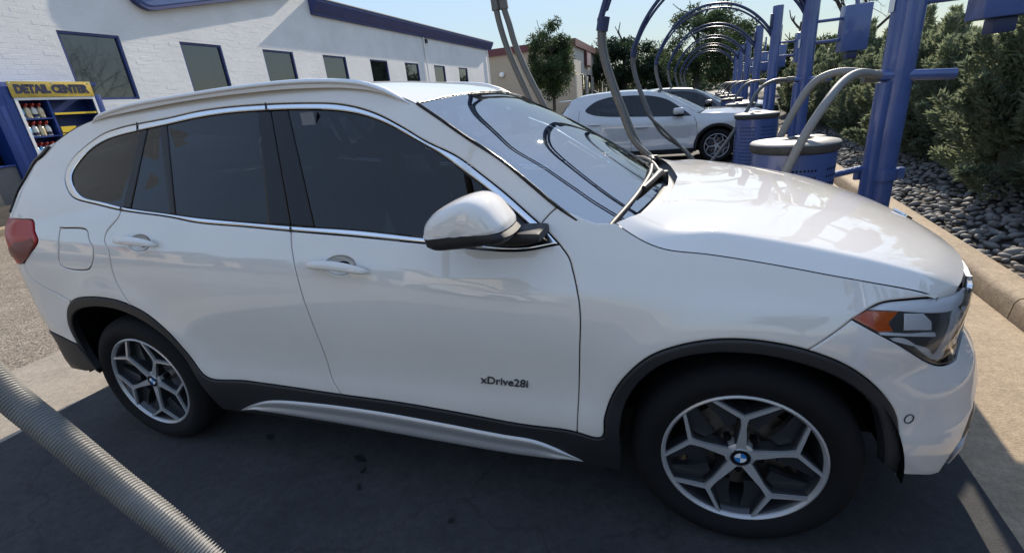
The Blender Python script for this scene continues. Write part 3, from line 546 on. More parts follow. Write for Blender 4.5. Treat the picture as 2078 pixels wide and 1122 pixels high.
# ------------------------------------------------------------------ vacuum stations
ARCH = [(-2.28, 2.0), (-2.22, 2.15), (-2.12, 2.36), (-1.94, 2.60), (-1.70, 2.80), (-1.39, 2.92), (-1.12, 2.94), (-.85, 2.90), (-.58, 2.78), (-.34, 2.60), (-.12, 2.35), (.0, 2.12)]
st = thing('vacuum_station', (2.6, 2.0, 0), 'nearest blue vacuum post, beside the bonnet of the large white car', 'vacuum station', 'blue vacuum stations along the kerb')
def round_bar(name, pts, r, mat, parent, n=14): return MB().tube(pts, r, n).build(name, mat, parent, 50)
round_bar('post', [(0, 0, 0), (0, 0, 1.3), (0, 0, 2.75)], .095, MAT['blue'], st, 24)
round_bar('riser_pipe', [(-.085, -.055, 0), (-.085, -.055, 1.36)], .048, MAT['blue'], st, 16)
b_ = MB().box(-.17, .17, -.17, .17, 0.0, .02, .004)
for sx in (-1, 1):
    for sy in (-1, 1): b_.tube([(sx*.14, sy*.14, .02), (sx*.14, sy*.14, .05)], .014, 6)
b_.build('base_plate', MAT['blue'], st)
MB().lathe([(.0955, .68), (.112, .68), (.112, .76), (.0955, .76)], 20).box(.09, .15, -.02, .02, .68, .76, .004).box(-.16, -.09, -.02, .02, .68, .76, .004).build('clamp', MAT['blue'], st)
round_bar('holder_pipe', [(-.13, -.05, 1.405), (.31, -.05, 1.375)], .036, MAT['blue'], st, 14)
round_bar('coupling', [(-.215, -.05, 1.41), (-.13, -.05, 1.405)], .043, MAT['hosed'], st, 14)
round_bar('box_arm', [(.08, 0, 2.09), (.40, 0, 2.09)], .02, MAT['blue'], st, 10); round_bar('box_arm', [(.08, 0, 1.84), (.40, 0, 1.84)], .02, MAT['blue'], st, 10)
cbx = MB().box(.36, .66, -.11, .11, 1.69, 2.23, .012).build('control_box', MAT['blue'], st)
MB().box(.45, .57, -.06, .06, 1.60, 1.688, .006).build('vent', MAT['arch'], cbx); MB().tube([(.51, 0, 2.232), (.51, 0, 2.7)], .025, 10).build('conduit', MAT['blue'], cbx)
MB().box(-.12, -.08, -.06, .06, 2.36, 2.62, .006).build('bracket', MAT['arch'], st)
A3 = spl([(x, 0, z) for x, z in ARCH], .06)
MB().box(-.104, -.096, -.035, .035, 1.80, 1.90).build('sticker', MAT['white'], st)
bm_ = MB().tube(A3, .026, 10); bo = bm_.build('boom', MAT['arch'], st, 50)
MB().tube([tuple(q + (0, 0, -.075)) if 2 < i < len(A3)-3 else tuple(q + (0, 0, -.03)) for i, q in enumerate(A3)], .018, 8).build('boom_hose', MAT['arch'], bo, 60)
cl = MB()
for i in range(6, len(A3)-6, 9): cl.tube([A3[i]+(0, 0, .02), A3[i]-(0, 0, .09)], .01, 6)
cl.build('strap', MAT['arch'], bo)
def path_hose(name, pts, r, mat, label, group, step=.03, n=8, rib=0., pitch=.0, parent=None):
    p = spl(pts, step)
    if rib:
        L = np.r_[0, np.cumsum(np.linalg.norm(np.diff(p, axis=0), axis=1))]; s = np.arange(0, L[-1], pitch/4); q = np.stack([np.interp(s, L, p[:, i]) for i in range(3)], 1)
        k = 25
        for i in range(3): q[k:-k, i] = np.convolve(q[:, i], np.ones(2*k+1)/(2*k+1), 'valid')
        rr = r*(1 + rib*np.sin(2*np.pi*s/pitch)); o = MB().tube(q, rr, n).build(name, mat, None, 180)
    else: o = MB().tube(p, r, n).build(name, mat, None, 60)
    return tag(o, label, 'hose', group)
# trash can of the nearest station
def make_can():
    c = thing('trash_can', (1.93, 1.62, .03), 'blue perforated round trash can with pale lid right behind the white bonnet', 'trash can', 'blue trash cans beside the vacuum posts')
    R = .262
    MB().lathe([(0, .04), (R-.01, .04), (R, .05), (R, .895), (R-.015, .90)], 40).build('can_body', MAT['blue'], c, 40)
    ho = MB()
    for zi in range(12):
        for ti in range(72):
            if ti % 12 in (0, 1, 11): continue
            t = 2*math.pi*ti/72; z = .30 + zi*.045; e = (math.cos(t), math.sin(t)); tx_ = (-e[1], e[0]); r_ = R + .0006
            ho.add([(e[0]*r_ + tx_[0]*.0075*math.cos(q), e[1]*r_ + tx_[1]*.0075*math.cos(q), z + .0075*math.sin(q)) for q in np.arange(6)*math.pi/3], [tuple(range(6))])
    h = ho.build('perforations', MAT['dark'], c, None); h['kind'] = 'stuff'
    l = MB().lathe([(R-.01, .898), (R+.008, .90), (R+.018, .915), (R+.018, .945), (R+.016, .95)], 48).build('lid_rim', MAT['lidside'], c, 40)
    lt = MB(); n = 48; th = [2*math.pi*i/n for i in range(n)]
    inner = [(.03 + .11*math.cos(t), .02 + .062*math.sin(t)) for t in th]
    lt.add([((R+.016)*math.cos(t), (R+.016)*math.sin(t), .950) for t in th] + [((R+.009)*math.cos(t), (R+.009)*math.sin(t), .958) for t in th] + [((R*.6)*math.cos(t), (R*.6)*math.sin(t), .970) for t in th] + [(x, y, .967) for x, y in inner] + [(x, y, .90) for x, y in inner],
           [(k*n+i, k*n+(i+1) % n, (k+1)*n+(i+1) % n, (k+1)*n+i) for k in range(4) for i in range(n)])
    lt.build('lid', MAT['lid'], c, 50)
    MB().lathe([(0, .895), (.2, .895)], 24).build('liner', MAT['dark'], c)
    fl = MB().add([(-.02, .09, .974), (.14, .075, .976), (.20, .03, .978), (.18, .14, .978), (.06, .18, .975)], [(0, 1, 2, 3, 4)]); me_ = fl.build('lid_flap', MAT['lid'], c)
    round_bar('arm', [(R-.02, .07, .70), (.52, .30, .71)], .022, MAT['blue'], c, 10)
    c.scale = (1, 1, 1.05); return c
can = make_can()
ORD = ['nearest', 'second', 'third', 'fourth', 'fifth', 'sixth', 'seventh', 'eighth', 'ninth']
S_ = 3.65
for k in range(-1, 7):
    d = Vector((EX*S_*k, EY*S_*k, 0)); post = Vector((2.6, 2.0, 0)) + d
    if k == 0: s2, c2 = st, can
    else:
        s2 = copy_tree(st); s2.location = post
        s2['label'] = f'{ORD[k]} blue vacuum post from the large white car, going away down the row' if k > 0 else 'blue vacuum post beside the photographer, just outside the right edge'
        if k > 0:
            c2 = copy_tree(can); c2.location = Vector((1.93, 1.62, .02)) + d; c2.location.x += .07
            c2['label'] = f'blue trash can with pale lid under the {ORD[k]} vacuum post'
            c2.rotation_euler.z = .5*k
    if k < 0: continue
    if k > 0:
        path_hose('vacuum_hose', [post+Vector(v) for v in ((-.13, -.05, 1.40), (-.28, -.06, 1.42), (-.42, -.12, 1.405), (-.57, -.22, 1.32), (-.77, -.35, .97), (-1.04, -.45, .56), (-1.25, -.5, .32), (-1.6, -.5, .06))], .024, MAT['hosed'], f'grey hose drooping from the holder pipe of the {ORD[k]} vacuum post', 'hoses drooping from the holder pipes')
    xo = (.02, .24, 0)[0] if k else .24
    for q in (0, 1):
        e = post + Vector((-2.28 + (.24 if k == 0 else 0), 0, 0)); o_ = Vector((.02*q, .05*q, 0))
        drop = [(-.0, 0, 2.02), (.0, 0, 1.93), (.0, 0, 1.83), (.03, 0, 1.68), (.08, 0, 1.52), (.14, 0, 1.36), (.26, 0, 1.07), (.42, 0, .91-.1*q), (.8, 0, .5), (1.1, 0, .08)]
        path_hose('vacuum_hose', [e+o_+Vector(v) for v in drop], .023, MAT['hosed'], f'{"front" if q == 0 else "back"} dark hose hanging from the boom end of the {ORD[k]} vacuum post', 'dark hoses hanging from the boom ends')
        kc = tag(MB().tube([e+o_+Vector((.02, 0, 2.03)), e+o_+Vector((0, 0, 1.93))], .034, 10).build('hose_coupling', MAT['arch']), f'{"front" if q == 0 else "back"} dark coupling at the boom end of the {ORD[k]} vacuum post', 'coupling', 'hose couplings')
for ch in st.children:                      # the nearest boom ends a little further in
    if ch.name.startswith('boom'): ch.scale = (.895, 1, 1)
# second, longer boom of the nearest post, with twin hoses hanging behind the car roof
for yb_ in (1.97, 2.05): tag(MB().tube(spl([(2.6, yb_, 2.6), (2.45, yb_, 3.0), (1.9, yb_, 3.45), (1.1, yb_, 3.55), (.35, yb_, 3.2), (-.1, yb_, 2.72), (-.31 + (yb_-1.97), yb_, 2.28)], .06), .019, 10).build('long_boom', MAT['arch'], None, 50), f'{"front" if yb_ < 2 else "back"} one of two long dark booms arching from the nearest post over the white car', 'boom', 'long booms of the nearest post')
TW = [[(-.30, 2.30), (-.29, 2.2), (-.27, 2.08), (-.23, 1.92), (-.17, 1.75), (-.11, 1.6), (-.05, 1.45), (.15, 1.0), (.5, .45), (.9, .09)], [(-.235, 2.30), (-.22, 2.19), (-.19, 2.08), (-.155, 1.93), (-.09, 1.75), (-.01, 1.57), (.06, 1.42), (.28, .95), (.65, .4), (1.1, .09)]]
for q, t in enumerate(TW):
    path_hose('vacuum_hose', [(x, 2.0, z) for x, z in t], .026, MAT['hosed'], f'{"left" if q == 0 else "right"} one of two thick hoses hanging side by side behind the car roof', 'twin hoses behind the car roof')
    tag(MB().tube([(t[0][0], 2.0, 2.34), (t[1][0], 2.0, 2.19)], .036, 10).build('hose_coupling', MAT['hosed']), f'{"left" if q == 0 else "right"} coupling on top of the twin hoses', 'coupling', 'hose couplings')
path_hose('vacuum_hose', [(2.47, 1.93, 1.41), (2.40, 1.86, 1.425), (2.31, 1.78, 1.44), (2.18, 1.62, 1.40), (2.05, 1.42, 1.30), (1.94, 1.33, 1.14), (1.83, 1.30, .88), (1.74, 1.28, .62), (1.66, 1.25, .35), (1.5, 1.2, .06)], .027, MAT['hose'], 'grey hose drooping from the nearest post in front of the trash can lid', 'hoses drooping from the holder pipes', rib=.03, pitch=.012, n=12)
path_hose('vacuum_hose', [(2.45, 1.97, 1.42), (2.36, 1.96, 1.44), (2.26, 1.95, 1.46), (2.10, 1.95, 1.42), (1.98, 1.95, 1.22), (1.90, 1.95, 1.02), (1.78, 1.97, .6), (1.6, 2.0, .06)], .026, MAT['hose'], 'grey hose drooping from the nearest post behind the trash can lid', 'hoses drooping from the holder pipes', rib=.03, pitch=.012, n=12)
# ribbed hose close to the camera
path_hose('vacuum_hose', [(.09, -1.64, 2.06), (.06, -1.67, 1.85), (-.04, -1.77, 1.5), (.02, -1.835, 1.26), (.12, -1.85, 1.13), (.21, -1.85, 1.05), (.30, -1.85, .97), (.38, -1.85, .905), (.46, -1.85, .82), (.62, -1.87, .62), (.9, -1.9, .3), (1.25, -1.95, .1), (1.6, -1.9, .05)], .0182, M('grey_ribbed_hose_near', (.26, .258, .25), .45, var=(9, .3)), 'large grey ribbed hose crossing the lower left corner close up', None, rib=.19, pitch=.0049, n=28, step=.02)
# ------------------------------------------------------------------ foliage
def sprays(n, pts, dirs, size, spread, r):
    """tufts of narrow leaf blades at points, leaning along dirs"""
    V = np.zeros((n*3, 3)); D = dirs + r.normal(0, spread, (n, 3)); D /= np.linalg.norm(D, axis=1, keepdims=True)
    S = np.cross(D, r.normal(0, 1, (n, 3))); S /= np.linalg.norm(S, axis=1, keepdims=True); L = size*r.uniform(.6, 1.4, (n, 1))
    V[0::3] = pts - S*L*.22; V[1::3] = pts + S*L*.22; V[2::3] = pts + D*L
    return V
def tri_mesh(name, V, mat):
    me = bpy.data.meshes.new(name); n = len(V); me.vertices.add(n); me.vertices.foreach_set('co', V.astype(np.float32).ravel()); me.loops.add(n); me.loops.foreach_set('vertex_index', np.arange(n, dtype=np.int32))
    me.polygons.add(n//3); me.polygons.foreach_set('loop_start', np.arange(0, n, 3, dtype=np.int32)); me.materials.append(mat); me.update(calc_edges=True); me.validate(); return me
def juniper_mesh(seed, H=1.75, R=.75, plumes=95, per=480):
    r = np.random.default_rng(seed); out = []
    for p in range(plumes):
        az = r.uniform(0, 6.28); el = r.beta(1.5, 1.6)*1.5
        tip = np.array([math.cos(az)*math.cos(el)*R*r.uniform(.8, 1.15), math.sin(az)*math.cos(el)*R*r.uniform(.8, 1.15), .25 + math.sin(el)*(H-.25)*r.uniform(.75, 1.08)])
        root = np.array([tip[0]*.25, tip[1]*.25, tip[2]*.30]); ax = tip - root; L = np.linalg.norm(ax); ax /= L
        t = r.uniform(.2, 1, per)**.8; w = .20*(1.12-t)*r.uniform(.2, 1, per)**.5
        o = np.cross(ax, r.normal(0, 1, (per, 3))); o /= np.linalg.norm(o, axis=1, keepdims=True)
        pts = root + ax*(t*L)[:, None] + o*w[:, None]; d = ax + o*.9 + np.array([0, 0, .35])
        out.append(sprays(per, pts, d/np.linalg.norm(d, axis=1, keepdims=True), .058, .35, r))
    return tri_mesh('foliage', np.vstack(out), MAT['juniper'])
jm = [juniper_mesh(s) for s in (1, 2, 3)]
def blob(seed, R, H, mat):
    bm = bmesh.new(); bmesh.ops.create_icosphere(bm, subdivisions=3, radius=1); r = random.Random(seed); k = [(r.uniform(-3, 3), r.uniform(-3, 3), r.uniform(-3, 3)) for _ in range(6)]
    for v in bm.verts:
        d = 1 + sum(.07*math.sin(a*v.co.x+b*v.co.y+c*v.co.z+a) for a, b, c in k); v.co = Vector((v.co.x*R*d, v.co.y*R*d, (v.co.z*.5+.5)*H*d))
    bm.verts.index_update(); me = mesh('filler_core', [v.co[:] for v in bm.verts], [[v.index for v in f.verts] for f in bm.faces], mat, 180); bm.free(); return me
coreme = blob(3, .28, .95, M('filler_core_green', (.05, .06, .04), .9))  # solid dark blob added inside each shrub to block the view through it
ORDW = ['first', 'second', 'third', 'fourth', 'fifth', 'sixth', 'seventh', 'eighth', 'ninth', 'tenth', 'eleventh', 'twelfth', 'thirteenth', 'fourteenth', 'fifteenth', 'sixteenth', 'seventeenth', 'eighteenth', 'nineteenth']
desc = ['broad dark', 'upright feathery', 'loose grey-green', 'full rounded']
for i in range(19):
    s = -2.0 + i*1.12; n = 1.45 + .18*math.sin(i*2.3); x, y, z = row(s, n, .16)
    t = thing('juniper_shrub', (x, y, z), f'{desc[i%4]} juniper shrub, {ORDW[i]} in the hedge counting from its near right end', 'shrub', 'juniper hedge behind the vacuum posts', rz=i*1.9)
    sc = 1.0 + .12*math.sin(i*1.7) + (.04 if i < 4 else 0); t.scale = (sc*1.12, sc*1.12, sc*(1.04 + .08*math.cos(i*2.1)))
    link('foliage', jm[i % 3], t); c = link('filler_core', coreme, t)
def crown_mesh(seed, rx, rz, n, size, mat, clumps=40, zc=0., gap=.5):
    r = np.random.default_rng(seed); out = []
    for c in range(clumps):
        d = r.normal(0, 1, 3); d /= np.linalg.norm(d); rad = r.uniform(.25, 1)**.5; ctr = d*rad*np.array([rx, rx, rz])*.82; cr = r.uniform(.16, .34)*min(rx, rz)*1.15
        m_ = n//clumps; o = r.normal(0, 1, (m_, 3)); o /= np.linalg.norm(o, axis=1, keepdims=True); pts = ctr + o*cr*(r.uniform(0, 1, (m_, 1))**.45)*np.array([1, 1, .8])
        out.append(sprays(m_, pts, o*.6 + np.array([0, 0, -.2]), size, .8, r))
    V = np.vstack(out); V[:, 2] += zc
    return tri_mesh('crown', V, mat)
def limbs(mb, p, d, L, r, depth, rg, spread=.5, kids=3, up_=.12):
    q = [p]; dd = d.copy()
    for i in range(4):
        dd = dd + rg.normal(0, .10, 3) + np.array([0, 0, up_*.3]); dd /= np.linalg.norm(dd); q.append(q[-1] + dd*L/4)
    mb.tube(q, list(np.linspace(r, r*.62, 5)), 6 if r > .02 else 4, cap=False)
    if depth <= 0: return
    for k in range(kids):
        i = rg.integers(2, 5); nd = dd + rg.normal(0, spread, 3) + np.array([0, 0, up_]); nd /= np.linalg.norm(nd)
        limbs(mb, q[i], nd, L*rg.uniform(.58, .85), r*rg.uniform(.42, .6), depth-1, rg, spread, kids, up_)
def tree(name, loc, H, crown, label, trunk_r=.16, group=None, limb_h=.45):
    t = thing(name, loc, label, 'tree', group); rg = np.random.default_rng(int(abs(loc[0]*7+loc[1]*13)) + 5); mb = MB()
    mb.tube([(0, 0, 0), (.03, 0, H*.25), (0, .04, H*.5), (.02, 0, H*.8)], [trunk_r*1.25, trunk_r, trunk_r*.7, trunk_r*.25], 9)
    for k in range(5): limbs(mb, np.array([0, 0, H*(limb_h + .07*k)]), np.array([math.cos(k*2.4), math.sin(k*2.4), .9])/1.35, H*.15, trunk_r*.38, 1, rg)
    mb.build('trunk', MAT['bark'], t, 60); link('crown', crown, t, (0, 0, 0)); return t
tree('young_tree', (-5.75, 28.4, 0), 6.2, crown_mesh(11, 1.6, 2.5, 16000, .16, MAT['leafa'], 75, 3.6), 'slim green street tree in front of the beige building', .1)
tree('broad_tree', (-4.2, 62, 0), 9.5, crown_mesh(12, 5.2, 3.6, 15000, .36, MAT['leafb'], 70, 4.6), 'big dark round tree right of the beige building', .35)
tree('broad_tree', (-.6, 74, 0), 6, crown_mesh(13, 3.6, 2.2, 7000, .36, MAT['leafb'], 40, 2.6), 'low dark tree behind the roof of the parked white crossover', .3)
tree('leafy_tree', (3.4, 47, 0), 9.5, crown_mesh(14, 3.9, 3.6, 12000, .26, MAT['leafa'], 46, 5.0), 'airy green tree seen through the vacuum booms', .25)
tree('leafy_tree', (6.6, 52, 0), 8.2, crown_mesh(15, 3.4, 3.2, 9000, .28, MAT['leafa'], 46, 4.2), 'second airy tree further right behind the blue posts', .22)
tree('leafy_tree', (1.0, 60, 0), 6.5, crown_mesh(16, 3.0, 2.4, 7000, .3, MAT['leafb'], 40, 3.0), 'dark bushy tree left of the airy tree at the end of the row', .22)
tree('leafy_tree', (9.5, 38, 0), 6.0, crown_mesh(17, 3.0, 1.8, 8000, .22, MAT['leafa'], 40, 2.6), 'low green tree behind the fifth vacuum post', .2)
def bare(loc, H, label, seed):
    t = thing('bare_tree', loc, label, 'tree', 'leafless trees'); rg = np.random.default_rng(seed); mb = MB(); mb.tube([(0, 0, 0), (.05, 0, H*.2), (0, .03, H*.34)], [.16, .13, .11], 8)
    b2 = MB()
    for k in range(6): limbs(b2, np.array([0, 0.02, H*(.20+.02*k)]), np.array([math.cos(k*1.05+.3)*.8, math.sin(k*1.05+.3)*.8, .9])/1.25, H*.30, .045, 5, rg, .45, 3, .06)
    mb.build('trunk', MAT['bark'], t, 60); b2.build('limbs', MAT['bark'], t, 60)
bare((7.2, 17.5, .2), 7.4, 'leafless tree with fine twigs behind the second blue control box', 3)
bare((9.2, 8.6, .2), 5.5, 'leafless tree above the juniper hedge at the upper right', 8)
# far belt of trees closing the view
r = np.random.default_rng(5); out = []
for c in range(150):
    x = r.uniform(-70, 90); y = 120 + r.uniform(-14, 20); h = r.uniform(1.2, 3.6); R_ = r.uniform(2, 4.5); m_ = 420
    o = r.normal(0, 1, (m_, 3)); o /= np.linalg.norm(o, axis=1, keepdims=True); out.append(sprays(m_, np.array([x, y, h*.6]) + o*np.array([R_, R_, h])*(r.uniform(0, 1, (m_, 1))**.4), o, .55, .8, r))
fb = link('distant_trees', tri_mesh('distant_trees', np.vstack(out), MAT['leafb'])); fb['kind'] = 'stuff'; tag(fb, 'far dark belt of trees along the horizon', 'trees')
# ------------------------------------------------------------------ beige workshop building
bx, by = -7.7, 47.
bb = thing('beige_building', (bx, by, 0), 'beige block workshop with maroon roof edge and a row of tall bay doors', 'building')
def bp_(name, mb, mat, parent=None): o = mb.build(name, mat, parent or bb, 30); o.location = (-bx, -by, 0) if parent is None else (0, 0, 0); return o
H_ = 6.5; yb = by + 25
bp_('wall', MB().add([(bx-22, by, 0), (bx, by, 0), (bx, by, H_), (bx-22, by, H_)], [(0, 1, 2, 3)]), MAT['beige'])
fw_ = MB(); doors = [(by+3.2+i*4.3, by+6.4+i*4.3) for i in range(5)]; ysq = [by] + [v for d in doors for v in d] + [yb]
fw_.add([(bx, by, 3.6), (bx, yb, 3.6), (bx, yb, H_), (bx, by, H_)], [(0, 1, 2, 3)])
for a, b in zip(ysq[0::2], ysq[1::2]): fw_.add([(bx, a, 0), (bx, b, 0), (bx, b, 3.6), (bx, a, 3.6)], [(0, 1, 2, 3)])
bp_('front_wall', fw_, MAT['cream'])
for a, b in doors:
    d = bp_('bay_door', MB().box(bx-.3, bx-.22, a, b, 0, 3.6), MAT['lidside'])
    for zi in range(3):
        for yi in range(2): bp_('pane', MB().box(bx-.22, bx-.2, a+.25+yi*1.45, a+1.5+yi*1.45, .5+zi*1.0, 1.3+zi*1.0), MAT['pane'], d)
for a, b in zip(ysq[0::2], ysq[1::2]): bp_('pilaster', MB().box(bx+.003, bx+.18, a+.1, b-.1, 0, 3.4), MAT['cream'])
bp_('roof', MB().box(bx-22, bx-.01, by+.01, yb-.01, H_-.3, H_-.05), MAT['lidside'])
bp_('roof_edge', MB().box(bx-22.2, bx+.25, by-.25, by-.003, H_-.55, H_+.1).box(bx+.003, bx+.25, by, yb+.2, H_-.55, H_+.1), MAT['maroon'])
lm = bp_('wall_lamp', MB().lathe([(0, 0), (.22, 0), (.28, -.12), (.2, -.3), (0, -.34)], 12, 'y', (bx-7.4, by-.02, 4.15)), MAT['white'])
sgb = thing('shop_sign', (bx+.2, by+7.6, 5.1), 'small square maroon edged shop sign on the beige building', 'sign')
MB().box(-.1, .1, -1.6, 1.6, -.75, .75).build('panel', MAT['maroon'], sgb); MB().box(.1, .12, -1.35, 1.35, -.6, .6).build('face', M('sign_face', (.5, .38, .36), .5, var=(1.5, .3)), sgb)
# ------------------------------------------------------------------ far hotel and traffic signals beyond the hedge
ht = thing('far_hotel', (37.5, 148, 0), 'pale multi storey building far away behind the bare tree', 'building')
MB().box(-2.5, 4, 0, 8, 0, 5.6).box(4.001, 7, 1, 8, 0, 4.4).build('wall', MAT['hotel'], ht); MB().box(-2.7, 4.2, -.3, 8.3, 5.6, 5.9).build('roof', MAT['beige'], ht)
for i in range(4):
    for z in range(2):
        MB().box(-2.0+i*1.5, -1.2+i*1.5, -.06, -.003, 2.2+z*1.6, 3.2+z*1.6).build('window', MAT['hotelw'], ht)
for (px, py, lab) in ((25.1, 91, 'left'), (27.4, 91, 'right')):
    s = thing('traffic_signal', (px, py, 0), f'{lab} traffic signal showing green far behind the hedge', 'traffic light', 'far traffic signals')
    MB().tube([(0, .1, 0), (0, .1, 3.2)], .1, 8).build('pole', MAT['dark'], s); MB().box(-.22, .22, -.2, .0, 1.9, 3.1, .03).build('signal_head', MAT['dark'], s); MB().lathe([(0, -.21), (.16, -.21), (.16, -.2)], 12, 'y', (0, 0, 2.15)).build('lens', MAT['green'], s)
lp = thing('light_pole', (16.95, 49, 0), 'thin dark pole right of the second blue control box', 'pole'); MB().tube([(0, 0, 0), (0, 0, 3.55)], .06, 8).build('mast', MAT['dark'], lp)
# ------------------------------------------------------------------ car skins: panels cut from a smooth body surface
def inpoly(pts, poly):
    x, y = pts[:, 0], pts[:, 1]; c = np.zeros(len(pts), bool); n = len(poly)
    for i in range(n):
        x0, y0 = poly[i]; x1, y1 = poly[(i+1) % n]
        k = (y0 > y) != (y1 > y)
        if k.any():
            xi = x0 + (y[k]-y0)*(x1-x0)/(y1-y0+1e-15); c[k] ^= x[k] < xi
    return c
def area(p): x, y = p[:, 0], p[:, 1]; return .5*np.sum(x*np.roll(y, -1) - np.roll(x, -1)*y)
def clean(p, eps=.0015):
    out = [p[0]]
    for q in p[1:]:
        if np.linalg.norm(q-out[-1]) > eps: out.append(q)
    while np.linalg.norm(out[-1]-out[0]) < eps: out.pop()
    return np.array(out)
def inset(p, d):
    a = p - np.roll(p, 1, 0); b = np.roll(p, -1, 0) - p
    na = np.stack([-a[:, 1], a[:, 0]], 1); nb = np.stack([-b[:, 1], b[:, 0]], 1)
    na /= np.maximum(np.linalg.norm(na, axis=1, keepdims=True), 1e-9); nb /= np.maximum(np.linalg.norm(nb, axis=1, keepdims=True), 1e-9)
    k = 1 + (na*nb).sum(1, keepdims=True); return p + (na+nb)/np.maximum(k, .45)*d
def skin(body, name, out, mat, off=0., holes=(), gap=.0022, edge=.005, drop=.0022, flange=.012, h=.032, offf=None):
    """one body panel: outline in (a, z) on the body surface, with a rounded edge and a return flange"""
    rings = [clean(np.array(out, float))] + [clean(np.array(q, float)) for q in holes]
    for i, p in enumerate(rings):
        if (area(p) > 0) != (i == 0): rings[i] = p[::-1]
    R0 = [inset(p, gap) for p in rings]; R1 = [inset(p, edge) for p in R0]
    bb0, bb1 = R1[0].min(0), R1[0].max(0)
    gx, gz = np.meshgrid(np.arange(bb0[0]+h*.37, bb1[0], h), np.arange(bb0[1]+h*.41, bb1[1], h)); gp = np.stack([gx.ravel(), gz.ravel()], 1)
    ok = inpoly(gp, inset(R1[0], h*.35))
    for q in R1[1:]: ok &= ~inpoly(gp, inset(q, h*.35))
    allb = np.vstack(R1)
    gp = gp[ok]
    if len(gp): gp = gp[(((gp[:, None, :]-allb[None])**2).sum(2).min(1)) > (h*.42)**2]
    vin = [Vector(v) for v in np.vstack([allb, gp])] if len(gp) else [Vector(v) for v in allb]
    ed = []; k = 0
    for q in R1: ed += [(k+i, k+(i+1) % len(q)) for i in range(len(q))]; k += len(q)
    ov, oe, of, orv, _, _ = delaunay_2d_cdt(vin, ed, [], 0, 1e-6)
    ov = np.array([v[:] for v in ov]); imap = {}
    for j, l in enumerate(orv):
        for i in l: imap[i] = j
    tri = np.array([f[:] for f in of]); cen = ov[tri].mean(1); keep = inpoly(cen, R1[0])
    for q in R1[1:]: keep &= ~inpoly(cen, q)
    tri = tri[keep]
    t0 = ov[tri]; ar = (t0[:, 1, 0]-t0[:, 0, 0])*(t0[:, 2, 1]-t0[:, 0, 1]) - (t0[:, 1, 1]-t0[:, 0, 1])*(t0[:, 2, 0]-t0[:, 0, 0]); tri[ar < 0] = tri[ar < 0][:, ::-1]
    def pos(p, o):
        n = body.N(p[:, 0], p[:, 1]); oo = o if offf is None else o + offf(p[:, 0], p[:, 1])[:, None]
        return body.S(p[:, 0], p[:, 1]) + n*oo, n
    P1, N1 = pos(ov, off); V = list(P1); NN = list(N1); Fc = [tuple(t) for t in tri]; k = 0
    for q0, q1 in zip(R0, R1):
        n = len(q0); A, nA = pos(q0, off - drop); B, _ = pos(q1, off); o = A - B; o -= nA*(o*nA).sum(1, keepdims=True); o /= np.maximum(np.linalg.norm(o, axis=1, keepdims=True), 1e-9)
        C = A - nA*flange; b = len(V)
        V += list(A) + list(A) + list(C); nn = nA*.75 + o*.66; NN += list(nn/np.linalg.norm(nn, axis=1, keepdims=True)) + list(o) + list(o)
        ix = [imap[k+i] for i in range(n)]
        for i in range(n):
            j = (i+1) % n
            Fc.append((b+i, b+j, ix[j], ix[i])); Fc.append((b+2*n+i, b+2*n+j, b+n+j, b+n+i))
        k += n
    return mesh(name, V, Fc, mat, 180, NN)
def both(name, me, root, parent=None, lab=None):
    """the near (right) side piece and its mirror twin on the far side"""
    o = link(name, me, parent or root); m = link(name, me, parent or root); m.scale = (1, -1, 1); return o
def gridmesh(name, G, mat, flip=False, smooth=180):
    G = np.array(G); a, b = G.shape[:2]; Fc = [(i*b+j, i*b+j+1, (i+1)*b+j+1, (i+1)*b+j) for i in range(a-1) for j in range(b-1)]
    if flip: Fc = [f[::-1] for f in Fc]
    return mesh(name, G.reshape(-1, 3), Fc, mat, smooth)

